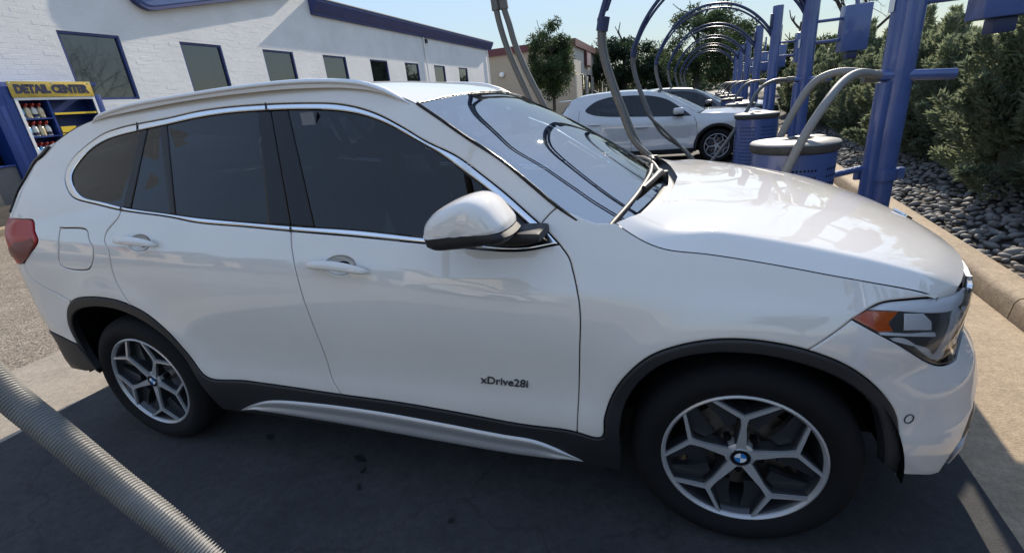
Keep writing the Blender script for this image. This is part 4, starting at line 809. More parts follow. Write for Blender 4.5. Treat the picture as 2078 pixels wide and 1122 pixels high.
# ------------------------------------------------------------------ wheel
def poly_out(pts, w):
    """outline of a bar of varying half width along points"""
    P = np.array(pts, float); T = np.gradient(P, axis=0); T /= np.linalg.norm(T, axis=1, keepdims=True); N = np.stack([-T[:, 1], T[:, 0]], 1); w = np.array(w)[:, None]
    return [tuple(v) for v in np.vstack([P + N*w, (P - N*w)[::-1]])]
def make_wheel(root, loc, spin, side, emblem=True, R=.341, rim=.238):
    w = bpy.data.objects.new('wheel', None); COL.objects.link(w); w.parent = root; w.location = loc; w.scale = (1, side, 1)
    def sub(name, mb, mat, smooth=35, rot=0.): o = mb.build(name, mat, w, smooth); o.rotation_euler = (0, -rot, 0); return o
    # outside of the wheel is -y; face plane y = 0
    tp = [(rim-.004, .16), (rim+.012, .205), (R-.03, .215), (R-.008, .20), (R, .175), (R, .03), (R-.006, .008), (R-.025, -.012), (R-.055, -.022), (rim+.025, -.016), (rim+.006, -.004), (rim-.003, .004)]
    pf = [tuple(v) for v in spl(tp, .012)]
    ty = MB().lathe(pf, 72, 'y')
    sub('tyre', ty, MAT['rubber'], 50)
    tr = MB()
    for q in (.055, .10, .145): tr.lathe([(R+.0008, q-.005), (R+.0008, q+.005)], 72, 'y')
    sub('tread_groove', tr, MAT['dark'])
    sub('rim_barrel', MB().lathe([(rim-.002, .002), (rim-.012, .01), (rim-.018, .03), (rim-.03, .06), (rim-.035, .17)], 64, 'y'), MAT['rimdark'], 60)
    sub('rim_lip', MB().lathe([(rim+.003, .006), (rim+.004, -.006), (rim-.002, -.009), (rim-.009, -.004), (rim-.011, .004)], 72, 'y'), MAT['rimface'], 60)
    sub('brake_disc', MB().lathe([(.06, .075), (.162, .075), (.165, .08), (.165, .095)], 48, 'y').lathe([(0, .055), (.07, .055), (.08, .075)], 32, 'y'), MAT['disc'], 40)
    sub('brake_caliper', MB().box(-.16, -.09, .05, .12, -.08, .09, .012), MAT['rimdark'])
    face, under, web = MB(), MB(), MB()
    fn = lambda u, v, d: (u, d, v)
    for k in range(5):
        t = math.radians(90 + 72*k)
        def tr_(pts): c, s = math.cos(t), math.sin(t); return [(x*c - y*s, x*s + y*c) for x, y in pts]
        ra, fk = rim-.006, .158
        # stem and two arms as one outline (x outwards)
        e = [(ra*math.cos(a), ra*math.sin(a)) for a in (math.radians(23.5), math.radians(-23.5))]
        def outline(ws, wf, wa, fkk):
            d = np.array(e[0]) - np.array([fkk, 0]); d /= np.linalg.norm(d); n = np.array([-d[1], d[0]])
            up_ = [(.02, ws), (.07, ws*.78), (.12, wf*.85), (fkk-.012, wf), tuple(np.array([fkk, 0]) + n*wa*1.35 + d*.01), tuple(np.array(e[0]) + n*wa), tuple(np.array(e[0]) - n*wa), (fkk + wa*1.9, 0.)]
            return up_ + [(x, -y) for x, y in up_[-2::-1]]
        P_ = outline(.016, .0092, .0045, fk); face.prism(tr_(P_)[::-1], -.004, .006, lambda u, v, d: (u, d + .018*max(0, 1-math.hypot(u, v)/.16) - .001, v))
        P_ = outline(.021, .013, .0075, fk-.003); under.prism(tr_(P_)[::-1], .007, .045, lambda u, v, d: (u, d + .018*max(0, 1-math.hypot(u, v)/.16), v))
        aa = [math.radians(q) for q in (23.5, 33, 45)]
        for sgn in (1, -1):
            web.prism((tr_([(fk*.75, sgn*.016), (fk, sgn*.02), (ra*.995*math.cos(aa[0]), sgn*ra*.995*math.sin(aa[0])), (ra*.99*math.cos(aa[1]), sgn*ra*.99*math.sin(aa[1])), (fk*.9, sgn*.075), (fk*.62, sgn*.045)]))[::(-1 if sgn > 0 else 1)], .026, .05, fn)
    sub('spokes', face, MAT['rimface'], 30, spin); sub('spoke_sides', under, MAT['rimdark'], 30, spin); sub('spoke_webs', web, MAT['rimdark'], 30, spin)
    sub('hub', MB().lathe([(.0, .012), (.036, .012), (.046, .018), (.05, .05)], 36, 'y'), MAT['rimface'], 40)
    for k in range(5):
        t = math.radians(90+72*k); sub('bolt_hole', MB().lathe([(0, .0095), (.006, .0095), (.007, .02)], 10, 'y', (.062*math.cos(t), 0, .062*math.sin(t))), MAT['dark'], 40, spin)
        t += math.radians(36); sub('lug_bolt', MB().lathe([(0, .028), (.011, .028), (.0115, .05)], 6, 'y', (.066*math.cos(t), 0, .066*math.sin(t))), MAT['dark'], 40, spin)
    if emblem:
        em(w, (0, .009, 0), .031, spin)
    return w
def em(parent, loc, r, spin=0., rot=None):
    """round badge: black ring, blue and white quarters, silver edge"""
    def part(n, mb, m):
        o = mb.build(n, m, parent, 40); o.location = loc; o.rotation_euler = (0, -spin, 0) if rot is None else rot; return o
    part('badge_rim', MB().lathe([(r*.93, -.003), (r, -.003), (r*1.04, .004)], 36, 'y'), MAT['chrome'])
    part('badge_ring', MB().lathe([(r*.60, -.0022), (r*.93, -.0022)], 36, 'y'), MAT['gloss'])
    for nm, m, offs in (('badge_blue', M('badge_blue', (.02, .20, .55), .2, coat=1), 0), ('badge_white', MAT['white'], 90)):
        q = MB()
        for k in (0, 180):
            a = [math.radians(k + offs + 90*i/8) for i in range(9)]
            q.add([(0, -.0024, 0)] + [(r*.6*math.cos(t), -.0024, r*.6*math.sin(t)) for t in a], [(0, i+1, i+2) for i in range(8)])
        part(nm, q, m)
    part('badge_ring', MB().lathe([(r*.58, -.0028), (r*.62, -.0028)], 36, 'y'), MAT['chrome'])

# ------------------------------------------------------------------ the large white car
car = thing('white_car', (0, 0, 0), 'large white SUV in the foreground seen from its right side with dark tinted windows', 'car')
def C(k, step=.02): return spl(T[k], step)
def near(P, q): return int(((P-np.array(q))**2).sum(1).argmin())
dlo = C('dlo_out', .014); dli = C('dlo_in', .014)
i_fr, i_rq, i_ap = near(dlo, T['seam_fr'][0]), near(dlo, T['seam_rq'][0]), near(dlo, T['ap_seam'][0])
N_ = len(dlo)                                         # dlo runs: tip -> along the roof -> rear corner -> back along the belt -> tip
clad = C('clad_top', .014)
ffs, frs, rqs = C('seam_ff', .012), C('seam_fr', .012), C('seam_rq', .012)
def segc(P, q0, q1):
    i, j = near(P, q0), near(P, q1); return P[i:j+1] if i <= j else P[j:i+1][::-1]
hls = C('hl_top', .01); shut = spl(T['hood_shut'][:-1] + [T['hl_top'][-1]], .014); aout = C('a_out', .014); fbs = C('fb_seam', .012); aps = C('ap_seam', .01)
S0 = suv
fender = np.vstack([ffs, segc(clad, ffs[-1], fbs[0])[1:], fbs[1:], hls[1:], shut[::-1][1:], aout[::-1][:near(aout[::-1], aps[-1])+1], aps[::-1], dlo[:i_ap+1][::-1][1:]])
both('front_wing', skin(S0, 'front_wing', fender, MAT['paint']), car)
# recessed bowls behind the handles
def ell(c, ra, rz, n=28): return np.array([(c[0] + ra*math.cos(t), c[1] + rz*math.sin(t)) for t in np.arange(n)*2*math.pi/n])
bowl_f, bowl_r = (-.014, .977), (-.997, 1.058)
fd = np.vstack([ffs, segc(clad, ffs[-1], frs[-1])[1:], frs[::-1][1:], dlo[i_fr:][1:]])
fdo = both('front_door', skin(S0, 'front_door', fd, MAT['paint'], holes=[ell(bowl_f, .062, .031)], h=.028), car)
rd = np.vstack([frs, segc(clad, frs[-1], rqs[-1])[1:], rqs[::-1][1:], dlo[i_rq:i_fr+1][1:]])
rdo = both('rear_door', skin(S0, 'rear_door', rd, MAT['paint'], holes=[ell(bowl_r, .058, .031)], h=.028), car)
def bowl(c, ra, rz):
    G = []
    for f in np.linspace(0.02, 1, 8):
        q = ell(c, ra*f, rz*f, 29); q = np.vstack([q, q[:1]]); G.append(S0.S(q[:, 0], q[:, 1]) - S0.N(q[:, 0], q[:, 1])*(.002 + .022*(1-f**2.5)))
    return gridmesh('handle_bowl', G, MAT['paint'], True)
def handle(a0, z0, a1, z1):
    t = np.linspace(0, 1, 30); a = a0+(a1-a0)*t; z = z0+(z1-z0)*t + .006*np.sin(np.pi*t); s = np.sin(np.pi*np.clip(t, .0, 1))**.28
    c = S0.S(a, z); n = S0.N(a, z); V = []; m = 14; upv = np.array([0, 0, 1.])
    for i in range(30):
        o = c[i] + n[i]*(.006 + .026*min(1, s[i]*1.15)); b = np.cross(n[i], [1, 0, 0]); b /= np.linalg.norm(b)
        for j in range(m): q = 2*math.pi*j/m; V.append(o + n[i]*(.008*s[i]+.002)*math.cos(q) + b*(.0165*s[i]+.001)*math.copysign(abs(math.sin(q))**.7, math.sin(q)))
    Fc = [(i*m+j, i*m+(j+1) % m, (i+1)*m+(j+1) % m, (i+1)*m+j) for i in range(29) for j in range(m)]
    return mesh('handle', V, Fc, MAT['paint'], 180)
(h0, h1, h2, h3) = T['handle'][:4]
both('handle_bowl', bowl(bowl_f, .0625, .0315), car); both('handle', handle(*h2, *h3), car)
both('handle_bowl', bowl(bowl_r, .0585, .0315), car); both('handle', handle(*h0, *h1), car)
# side frame: quarter panel, roof rail and windscreen pillar in one
JX = [-1.72, -1.66, -1.55, -1.35, -1.1, -.8, -.5, -.2, 0, .1, .2, .2636]; JZ = [1.452, 1.487, 1.532, 1.572, 1.590, 1.602, 1.604, 1.594, 1.575, 1.556, 1.520, 1.491]
J = np.stack([np.linspace(.2636, -1.66, 90), pch(np.linspace(.2636, -1.66, 90), JX, JZ)], 1)
dp = spl([(-1.66, 1.485), (-1.71, 1.44)] + [(-1.80, 1.40), (-1.87, 1.33), (-1.91, 1.25), (-1.90, 1.19), (-1.86, 1.168)], .014)
tl = C('tail', .012); brs = C('bump_r_seam', .012); fuel = np.vstack([C('fuel', .01)]); fuel = spl(T['fuel'] + [T['fuel'][0]], .01)[:-1]
side = np.vstack([aps[-1:], segc(aout, aps[-1], aout[0]), J[1:], dp[1:], tl[1:], brs[1:], segc(clad, brs[-1], rqs[-1])[1:], rqs[::-1][1:], dlo[i_ap:i_rq+1][::-1][1:], aps[1:-1]])
both('side_frame', skin(S0, 'side_frame', side, MAT['paint'], holes=[inset(fuel if area(fuel) > 0 else fuel[::-1], -.001)], h=.03), car)
both('fuel_flap', skin(S0, 'fuel_flap', fuel, MAT['paint'], h=.025), car)
# dark liner behind the gaps
lin = np.vstack([clad, [(1.80, .36), (1.90, .40), (1.92, .60), (1.92, .80)], shut[::-1], [(.9, 1.0975)], dlo[i_fr:][::-1] + [0, -.012], dlo[i_rq:i_fr][::-1] + [0, -.012], [(-1.45, 1.2), (-1.8, 1.12), (-1.9, .9), (-1.85, .6)]])
both('inner_panel', skin(S0, 'inner_panel', lin, MAT['dark'], off=-.02, h=.06, flange=.0, drop=0), car)
# bumpers
arch_f = segc(clad, fbs[0], clad[-1]); zz_ = np.linspace
hlb = C('hl_bot', .012); cen_f = S0.XS + .88*math.pi/2; cen_r = S0.XB - .88*math.pi/2
fb = np.vstack([fbs[::-1], arch_f[1:], C('bump_f_low', .015)[:near(C('bump_f_low', .015), (1.913, .288))], [(1.93, .285), (1.985, .40), (2.05, .47), (2.3, .47), (cen_f, .47), (cen_f, .63), (2.40, .635), (2.2, .645)], hlb[::-1][:-1]])
both('front_bumper', skin(S0, 'front_bumper', fb, MAT['paint'], gap=.0015, h=.03), car)
both('lower_intake', skin(S0, 'lower_intake', [(1.935, .28), (1.99, .395), (2.055, .462), (cen_f, .462), (cen_f, .26)], MAT['plastic'], off=-.012, h=.04), car)
both('intake_blade', skin(S0, 'intake_blade', [(1.96, .31), (2.02, .36), (2.3, .365), (2.3, .34), (2.03, .335)], MAT['silver'], off=.0, h=.04), car)
rb = np.vstack([brs, segc(clad, brs[-1], clad[0])[1:], spl(T['bump_r_low'][::-1] + [(-1.95, .60), (-2.4, .60), (cen_r, .60)], .03)[1:], [(cen_r, .94), (-2.4, .94), (-2.0, .94), (-1.88, .955)]])
both('rear_bumper', skin(S0, 'rear_bumper', rb, MAT['paint'], gap=.0015, h=.035), car)
rl = np.vstack([spl(T['bump_r_low'][::-1] + [(-1.95, .595), (-2.4, .595), (cen_r, .595)], .03), [(cen_r, .37), (-2.2, .37), (-1.85, .37), (-1.70, .385), (-1.61, .40), (-1.64, .46), (-1.66, .51)]])
both('rear_valance', skin(S0, 'rear_valance', rl, MAT['plastic'], off=.004, h=.04), car)
# tailgate, rear window, tail lamps
both('tailgate', skin(S0, 'tailgate', np.vstack([dp[::-1], [(-2.0, 1.47), (-2.4, 1.49), (cen_r, 1.49), (cen_r, .945), (-2.4, .945), (-2.12, .95), (-2.18, 1.05), (-2.12, 1.15)]]), MAT['paint'], h=.04), car)
both('rear_window', skin(S0, 'rear_window', [(-1.93, 1.43), (-1.99, 1.25), (-2.02, 1.2), (cen_r, 1.2), (cen_r, 1.46), (-2.2, 1.46)], MAT['gloss'], off=.006, h=.04), car)
both('rear_window_fin', skin(S0, 'rear_window_fin', np.vstack([dp[2:-3] + [-.006, 0], (dp[2:-3] + [-.045, .0])[::-1]]), MAT['gloss'], off=.008, h=.04, gap=0), car)
tlp = np.vstack([tl, [(-1.84, .955), (-2.0, .985), (-2.15, 1.05), (-2.15, 1.13), (-2.0, 1.165)]])
tlo = both('tail_lamp', skin(S0, 'tail_lamp', tlp, MAT['red'], off=.005, edge=.006, drop=.003, h=.025), car)
both('tail_lamp_band', skin(S0, 'tail_lamp_band', np.vstack([[(-1.66, 1.085), (-1.645, 1.06), (-1.72, 1.0), (-1.79, .962), (-1.9, .985), (-2.05, 1.02), (-2.05, 1.05), (-1.8, 1.07)]]), MAT['dred'], off=.007, h=.025), car)
# arch cladding and sill
rear_fwd = [(-1.2085, .7482), (-1.10, .705), (-1.01, .632), (-.945, .53), (-.905, .42), (-.885, .31), (-.88, .235)]
ai_r = spl(T['arch_r_in'] + rear_fwd[1:], .014); ai_f = C('arch_f_in', .014)
cl_ = np.vstack([clad, ai_f[::-1], [(.965, .36), (.968, .22)], [(.6, .222), (0, .232), (-.5, .236)], ai_r[::-1]])
both('arch_cladding', skin(S0, 'arch_cladding', cl_, MAT['plastic'], off=.007, edge=.008, drop=.005, flange=.03, h=.035), car)
sk = np.array(T['skirt']); topc = spl(sk[:10], .02); botc = spl(np.vstack([sk[:1], sk[10:][::-1], sk[9:10]]), .02); tt = np.linspace(0, 1, 110)
def along(P, t): L = np.r_[0, np.cumsum(np.linalg.norm(np.diff(P, axis=0), axis=1))]; return np.stack([np.interp(t*L[-1], L, P[:, i]) for i in (0, 1)], 1)
a_, b_ = along(topc, tt), along(botc, tt); G = []; offs = [(.0, .0), (.04, .007), (.12, .011), (.3, .009), (.45, .007), (.55, .009), (.62, .013), (.75, .017), (.86, .017), (.92, .010), (.93, .0)]
for f, o in offs: q = a_ + (b_-a_)*f; e_ = np.minimum(1, np.sin(np.pi*np.clip(tt, .001, .999))*5)[:, None]; G.append(S0.S(q[:, 0], q[:, 1]) + S0.N(q[:, 0], q[:, 1])*(.006 + o*e_))
both('sill_trim', gridmesh('sill_trim', G, MAT['silver']), car)
# window surround and glass
ring = skin(S0, 'window_trim', dlo[:-1], MAT['chrome'], off=.002, holes=[dli[:-1]], gap=.003, edge=.005, drop=.003, h=.05); both('window_trim', ring, car)
wt = MB()
for (p, q) in (((-1.1133, 1.530), (-1.108, 1.496)), ((-.402, 1.549), (-.396, 1.518)), ((-1.1191, 1.186), (-1.114, 1.2)), ((-.2334, 1.09), (-.2347, 1.113))):
    l_ = np.array([p, q]); wt.tube(S0.S(l_[:, 0], l_[:, 1]) + S0.N(l_[:, 0], l_[:, 1])*.004, .0022, 6)
both('trim_joint', mesh('trim_joint', wt.V, wt.F, MAT['dark']), car)
dl = dli[:-1]
def cut(x0l, x1l):
    """part of the window opening between two lines given as (a0,z0)-(a1,z1)"""
    def sd(P, l): (a0, z0), (a1, z1) = l; return (P[:, 0] - (a0 + (P[:, 1]-z0)*(a1-a0)/(z1-z0)))
    P = spl(np.vstack([dl, dl[:1]]), .012)
    for l, s in ((x0l, 1), (x1l, -1)):
        if l is None: continue
        d = sd(P, l)*s; out = []
        for i in range(len(P)-1):
            if d[i] >= 0: out.append(P[i])
            if d[i]*d[i+1] < 0: t = d[i]/(d[i]-d[i+1]); out.append(P[i] + t*(P[i+1]-P[i]))
        P = np.vstack([out, out[:1]])
    return P[:-1]
B = lambda k: (T[k][0], T[k][-1])
both('window_glass', skin(S0, 'window_glass', cut(None, B('cp0')), MAT['tint'], off=-.004, gap=-.002, flange=.003, h=.05), car)
both('window_glass', skin(S0, 'window_glass', cut(B('cp1'), B('dv0')), MAT['tint'], off=-.004, gap=-.001, flange=.003, h=.05), car)
both('window_glass', skin(S0, 'window_glass', cut(B('dv1'), B('bp0')), MAT['tint'], off=-.004, gap=-.001, flange=.003, h=.05), car)
ftri = ((.40, 1.35), (.52, 1.03))
both('window_glass', skin(S0, 'window_glass', cut(B('bp2'), ((.52, 1.30), (.50, 1.04))), MAT['tint'], off=-.004, gap=-.001, flange=.003, h=.05), car)
both('pillar_cover', skin(S0, 'pillar_cover', cut(B('cp0'), B('cp1')), MAT['gloss'], off=-.001, gap=.001, h=.05), car)
both('window_divider', skin(S0, 'window_divider', cut(B('dv0'), B('dv1')), MAT['plastic'], off=-.001, gap=.001, h=.05), car)
both('pillar_cover', skin(S0, 'pillar_cover', cut(B('bp0'), B('bp1')), MAT['gloss'], off=-.002, gap=.0015, h=.05), car)
both('pillar_cover', skin(S0, 'pillar_cover', cut(B('bp1'), B('bp2')), MAT['gloss'], off=-.002, gap=.0015, h=.05), car)
both('mirror_triangle', skin(S0, 'mirror_triangle', cut(((.52, 1.30), (.50, 1.04)), None), MAT['plastic'], off=-.001, gap=.001, h=.05), car)
# bonnet
fs = np.array([0, .14, .28, .42, .56, .68, .78, .86, .90, .92, .932, .945, .965, 1.0]); us = np.linspace(0, 1, 46)
shp = along(shut, us); sh3 = S0.S(shp[:, 0], shp[:, 1])
x0f = lambda f: pch(f, [0, .27, .56, .77, .9, 1.], [1.135, 1.118, 1.088, 1.048, 1.0, .949]); x1f = lambda f: pch(f, [0, .3, .56, .8, .93, 1.], [2.03, 2.018, 1.98, 1.905, 1.845, 1.79])
zc = lambda x: pch(x, [1.1, 1.3, 1.5, 1.65, 1.8, 1.9, 1.97, 2.03], [1.097, 1.082, 1.056, 1.025, .985, .948, .918, .882])
G = []
for i, u in enumerate(us):
    row_ = []
    y1 = -sh3[i, 1]; zs = sh3[i, 2]
    fx = x0f(np.array(fs)) + (x1f(np.array(fs)) - x0f(np.array(fs)))*u
    fx = fx + (sh3[i, 0] - fx[-1])*fs**6
    cr = zs + .045*(1-u**4)*sstep(-.05, .3, u) + .002
    for f, x in zip(fs, fx):
        zcen = float(zc(x0f(0.)+(x1f(0.)-x0f(0.))*u)); g_ = (min(f, .93)/.93)**2.3
        z = zcen + (cr-zcen)*g_
        if f > .93: q = (f-.93)/.07; z = cr + (zs-cr)*q**1.15
        z += .006*math.exp(-((f-.56)/.07)**2)*(1-u*.6)*min(1, u*4)
        y = y1*f - .018*math.exp(-((f-.95)/.03)**2)*sstep(0, .15, u)*0
        row_.append((x, -y, z))
    G.append(row_)
G = np.array(G); full = np.concatenate([G[:, ::-1][:, :-1], (G*[1, -1, 1])], 1)
lip = full[-1].copy(); lip[:, 2] -= .025; lip[:, 0] -= .004; full = np.concatenate([full, lip[None]], 0)
bon = link('bonnet', gridmesh('bonnet', full, MAT['paint'], smooth=50), car)
hood_edge = G[0]
# roof
Hx = [-1.82, -1.65, -1.45, -1.2, -.9, -.5, -.2, 0, .15, .28]; Hz = [1.495, 1.535, 1.575, 1.602, 1.615, 1.618, 1.61, 1.594, 1.564, 1.524]
xs = np.linspace(0, 1, 60); G = []
for t in xs:
    xe, xc = .2636 + (-1.70-.2636)*t, .285 + (-1.82-.285)*t; zj = float(pch(xe, JX, JZ)); yj = float(S0.W(xe, zj)); hz = float(pch(xc, Hx, Hz)); r_ = []
    for g_ in np.linspace(-1, 1, 41): a = abs(g_); r_.append((xc + (xe-xc)*a**2.4, g_*yj, zj + (hz-zj)*(1-a**2.6)))
    G.append(r_)
link('roof', gridmesh('roof', G, MAT['paint'], True), car)
sp = MB(); e_ = np.array(G[-1]); lipv = e_.copy(); lipv[:, 0] -= .02; lipv[:, 2] -= .03; in_ = lipv.copy(); in_[:, 0] += .09; in_[:, 2] -= .01
spo = link('roof_spoiler', gridmesh('roof_spoiler', [e_, lipv, in_], MAT['paint'], True, 40), car)
for sgn in (-1, 1):
    rp = [(-1.44, 1.548), (-1.38, 1.578), (-1.323, 1.592), (-1.182, 1.610), (-1.055, 1.618), (-.73, 1.626), (-.56, 1.628), (-.36, 1.626), (-.182, 1.618), (-.045, 1.604), (.052, 1.587), (.113, 1.567), (.172, 1.541), (.262, 1.492)]
    p = spl([(x, sgn*(.615 + .03*max(0, (x+.1)/.36)**1.5), z-.013) for x, z in rp], .03); V = []; m = 12
    for i, q in enumerate(p):
        e = min(1, i/4+.25, (len(p)-1-i)/5+.2)
        V += [(q[0], q[1] + .019*e*math.cos(2*math.pi*j/m), q[2] + .011*e*math.sin(2*math.pi*j/m)) for j in range(m)]
    ro = link('roof_rail', mesh('roof_rail', V, [(i*m+j, i*m+(j+1) % m, (i+1)*m+(j+1) % m, (i+1)*m+j)[::1 if sgn > 0 else 1] for i in range(len(p)-1) for j in range(m)], MAT['rail'], 60), car)
    zb = pch(p[3:-2, 0], JX, JZ); 
    link('rail_base', gridmesh('rail_base', [[(q[0], q[1]-sgn*.012, float(z_)-.01) for q, z_ in zip(p[3:-2], zb)], [(q[0], q[1]-sgn*.012, q[2]) for q in p[3:-2]], [(q[0], q[1]+sgn*.012, q[2]) for q in p[3:-2]], [(q[0], q[1]+sgn*.012, float(z_)-.01) for q, z_ in zip(p[3:-2], zb)]], MAT['rail'], False, 30), car)
# windscreen
E3 = spl(T['a_out3'][:6] + [(.835, -.789, 1.100), (.905, -.805, 1.052)], .02); uu_ = np.linspace(0, 1, 36)
L_ = np.r_[0, np.cumsum(np.linalg.norm(np.diff(E3, axis=0), axis=1))]; Ee = np.stack([np.interp(uu_*L_[-1], L_, E3[:, i]) for i in range(3)], 1)
cx = pch(uu_, [0, .25, .5, .75, 1], [.285, .50, .69, .885, 1.075]); cz_ = pch(uu_, [0, .25, .5, .75, 1], [1.522, 1.436, 1.335, 1.215, 1.088])
def wsgrid(v0=-1, v1=1, i0=0, i1=36, nv=37, d=0.):
    G = []
    for i in range(i0, i1):
        r_ = []
        for v in np.linspace(v0, v1, nv): a = abs(v); k = a**2.05; r_.append((cx[i] + (Ee[i, 0]-cx[i])*k - d*.5, v*abs(Ee[i, 1]), cz_[i] + (Ee[i, 2]-cz_[i])*k - d*.86))
        G.append(r_)
    return G
ws = link('windscreen', gridmesh('windscreen', wsgrid(), MAT['screen'], True), car)
for nm, q in (('frit_band', (-1, 1, 0, 4)), ('frit_band', (-1, 1, 31, 36)), ('frit_band', (-1, -.93, 3, 32)), ('frit_band', (.93, 1, 3, 32))): link(nm, gridmesh(nm, wsgrid(*q, d=.005), MAT['gloss']), ws)
sl_ = MB()
for sgn in (-1, 1): sl_.tube([(e[0], sgn*abs(e[1]), e[2]+.001) for e in Ee], .006, 6)
sl_.tube([tuple(v) for v in wsgrid(i1=1)[0]], .004, 6)
sl_.build('windscreen_seal', MAT['gloss'], ws, 60)
pm = MB().box(.40, .47, -.05, .05, 1.40, 1.44, .01).build('mirror_mount', MAT['plastic'], ws)
rvm = MB().box(.425, .45, -.12, .12, 1.33, 1.40, .012).build('interior_mirror', MAT['plastic'], ws)
# cowl and wipers
lo = np.array(wsgrid()[-1]); he = np.concatenate([hood_edge[::-1][:-1], hood_edge*[1, -1, 1]]); ti = np.linspace(0, 1, len(lo)); tj = np.linspace(0, 1, len(he))
he2 = np.stack([np.interp(ti, tj, he[:, k]) for k in range(3)], 1)
link('cowl', gridmesh('cowl', [lo - [.01, 0, .004], lo*.6+he2*.4 - [0, 0, .035], he2 - [0, 0, .03], he2 - [-.02, 0, .012]], MAT['plastic'], False, 60), car)
def wiper(pts, arm):
    w_ = link('wiper', mesh('wiper', *(lambda m: (m.V, m.F))(MB().tube(spl(pts, .03), .009, 8)), MAT['plastic'], 60), car)
    b = MB()
    p = spl(arm, .03); b.tube(p, list(np.linspace(.017, .009, len(p))), 8); b.lathe([(0, .03), (.02, .03), (.024, .0), (.024, -.03)], 14, c=arm[0]); b.build('wiper_arm', MAT['plastic'], w_, 50)
def onws(u, v, lift=.014):
    i = min(35, max(0, u*35)); i0_ = int(i); f = i-i0_; i1_ = min(35, i0_+1); ex = Ee[i0_]*(1-f)+Ee[i1_]*f; c0, z0 = cx[i0_]*(1-f)+cx[i1_]*f, cz_[i0_]*(1-f)+cz_[i1_]*f; k = abs(v)**2.05
    return (c0 + (ex[0]-c0)*k + lift*.5, v*abs(ex[1]), z0 + (ex[2]-z0)*k + lift*.86)
wiper([onws(.985, -.93), onws(.95, -.6), onws(.93, -.2), onws(.925, .1)], [(1.075, .02, 1.09), onws(.97, -.1, .03), onws(.955, -.35, .03), onws(.95, -.5, .025)])
wiper([onws(.97, .02), onws(.94, .3), onws(.93, .6), onws(.935, .85)], [(1.02, .62, 1.085), onws(.96, .6, .03), onws(.945, .45, .03), onws(.94, .35, .025)])
# headlamps
blk = np.vstack([hls[:-1], [(1.80, .885), (1.88, .875), (1.97, .862), (2.05, .845), (2.09, .80), (2.08, .74), (2.03, .675)], hlb[::-1]])
hl = both('headlamp', skin(S0, 'headlamp', blk, M('lamp_housing', (.05, .052, .055), .4, coat=.5), off=-.014, gap=.0015, flange=.02, drop=.001, h=.025), car)
def hp(name, pts, mat, off, step=.012, e=.004): return both(name, skin(S0, name, pts if step is None else spl(list(pts) + [pts[0]], step)[:-1], mat, off=off, gap=0, edge=e, drop=.003, flange=.006, h=.022), car)
hp('lamp_reflector_strip', T['hp_top'][:5] + [(1.90, .868), (1.985, .852), (1.96, .828), (1.89, .826)] + T['hp_top'][8:], MAT['lampsilver'], -.008)
hp('amber_reflector', T['amber'], MAT['amber'], -.009, None)
hp('lamp_projector', T['hp_grey'], MAT['lampgrey'], -.010, None)
hp('lamp_trim_bar', [(1.6277, .818), (1.805, .7857), (1.811, .7768), (1.8072, .7706), (1.7024, .7972), (1.6333, .8099)], MAT['lampsilver'], -.006, None, .0025)
hp('lamp_bezel', [(1.66, .797), (1.70, .787), (1.79, .719), (1.84, .688), (1.92, .675), (1.945, .72), (1.945, .815), (1.89, .82), (1.885, .77), (1.870, .715), (1.845, .70), (1.80, .735)], MAT['lampgrey'], -.009)
hp('lamp_ring', [(1.905, .815), (1.93, .815), (1.93, .75), (1.915, .70), (1.875, .68), (1.86, .69), (1.895, .715), (1.905, .76)], MAT['lampsilver'], -.004, .01, .002)
both('lamp_lens', skin(S0, 'lamp_lens', blk, MAT['clear'], off=.001, gap=.0035, edge=.006, drop=.004, flange=.004, h=.025), car)
# grille
gk = [(2.10, .835), (2.30, .85), (cen_f-.03, .845), (cen_f-.025, .665), (2.30, .655), (2.17, .67), (2.11, .74)]
both('grille', skin(S0, 'grille', spl(gk + gk[:1], .015)[:-1], MAT['chrome'], off=.003, holes=[inset(spl(gk + gk[:1], .015)[:-1][::-1], .016)], edge=.006, h=.03) if area(np.array(gk)) > 0 else skin(S0, 'grille', spl(gk + gk[:1], .015)[:-1], MAT['chrome'], off=.003, holes=[inset(spl(gk + gk[:1], .015)[:-1][::-1], .016)], edge=.006, h=.03), car)
both('grille_back', skin(S0, 'grille_back', spl(gk + gk[:1], .02)[:-1], MAT['dark'], off=-.02, gap=.004, h=.04), car)
gs = MB()
for q in np.linspace(2.16, cen_f-.05, 8): l_ = np.array([(q, .845), (q, .66)]); gs.tube(S0.S(l_[:, 0], l_[:, 1]) - S0.N(l_[:, 0], l_[:, 1])*.004, .008, 6)
both('grille_slats', mesh('grille_slats', gs.V, gs.F, MAT['silver']), car)
# parking sensor, door lettering, bonnet badge
sa = T['sensor'][0]; c = S0.S(*sa); n = S0.N(*sa); t1 = np.cross(n, [0, 0, 1]); t1 /= np.linalg.norm(t1); t2 = np.cross(t1, n)
sr = MB(); sr.tube([c + n*.0015 + .0135*(t1*math.cos(q) + t2*math.sin(q)) for q in np.linspace(0, 2*math.pi, 25)], .0016, 5, cap=False); both('parking_sensor', mesh('parking_sensor', sr.V, sr.F, MAT['lidside']), car)
b0, b1 = T['badge']; mid = ((b0[0]+b1[0])/2, (b0[1]+b1[1])/2)
bx_ = link('door_badge', text_mesh('xDrive28i', .042, .0015, M('badge_dark_chrome', (.10, .10, .105), .3, .6), .0004, .12), car); bx_.rotation_euler = (math.pi/2, 0, 0); bb_ = max(v.co.x for v in bx_.data.vertices)-min(v.co.x for v in bx_.data.vertices)
pc = S0.S(*mid) + S0.N(*mid)*.003; bx_.location = pc; bx_.scale = (.176/bb_, 1, 1)
em(car, (1.984, 0, .914), .036, 0, (Matrix.Rotation(-1.0, 3, 'Y') @ Matrix.Rotation(math.pi/2, 3, 'Z')).to_euler())
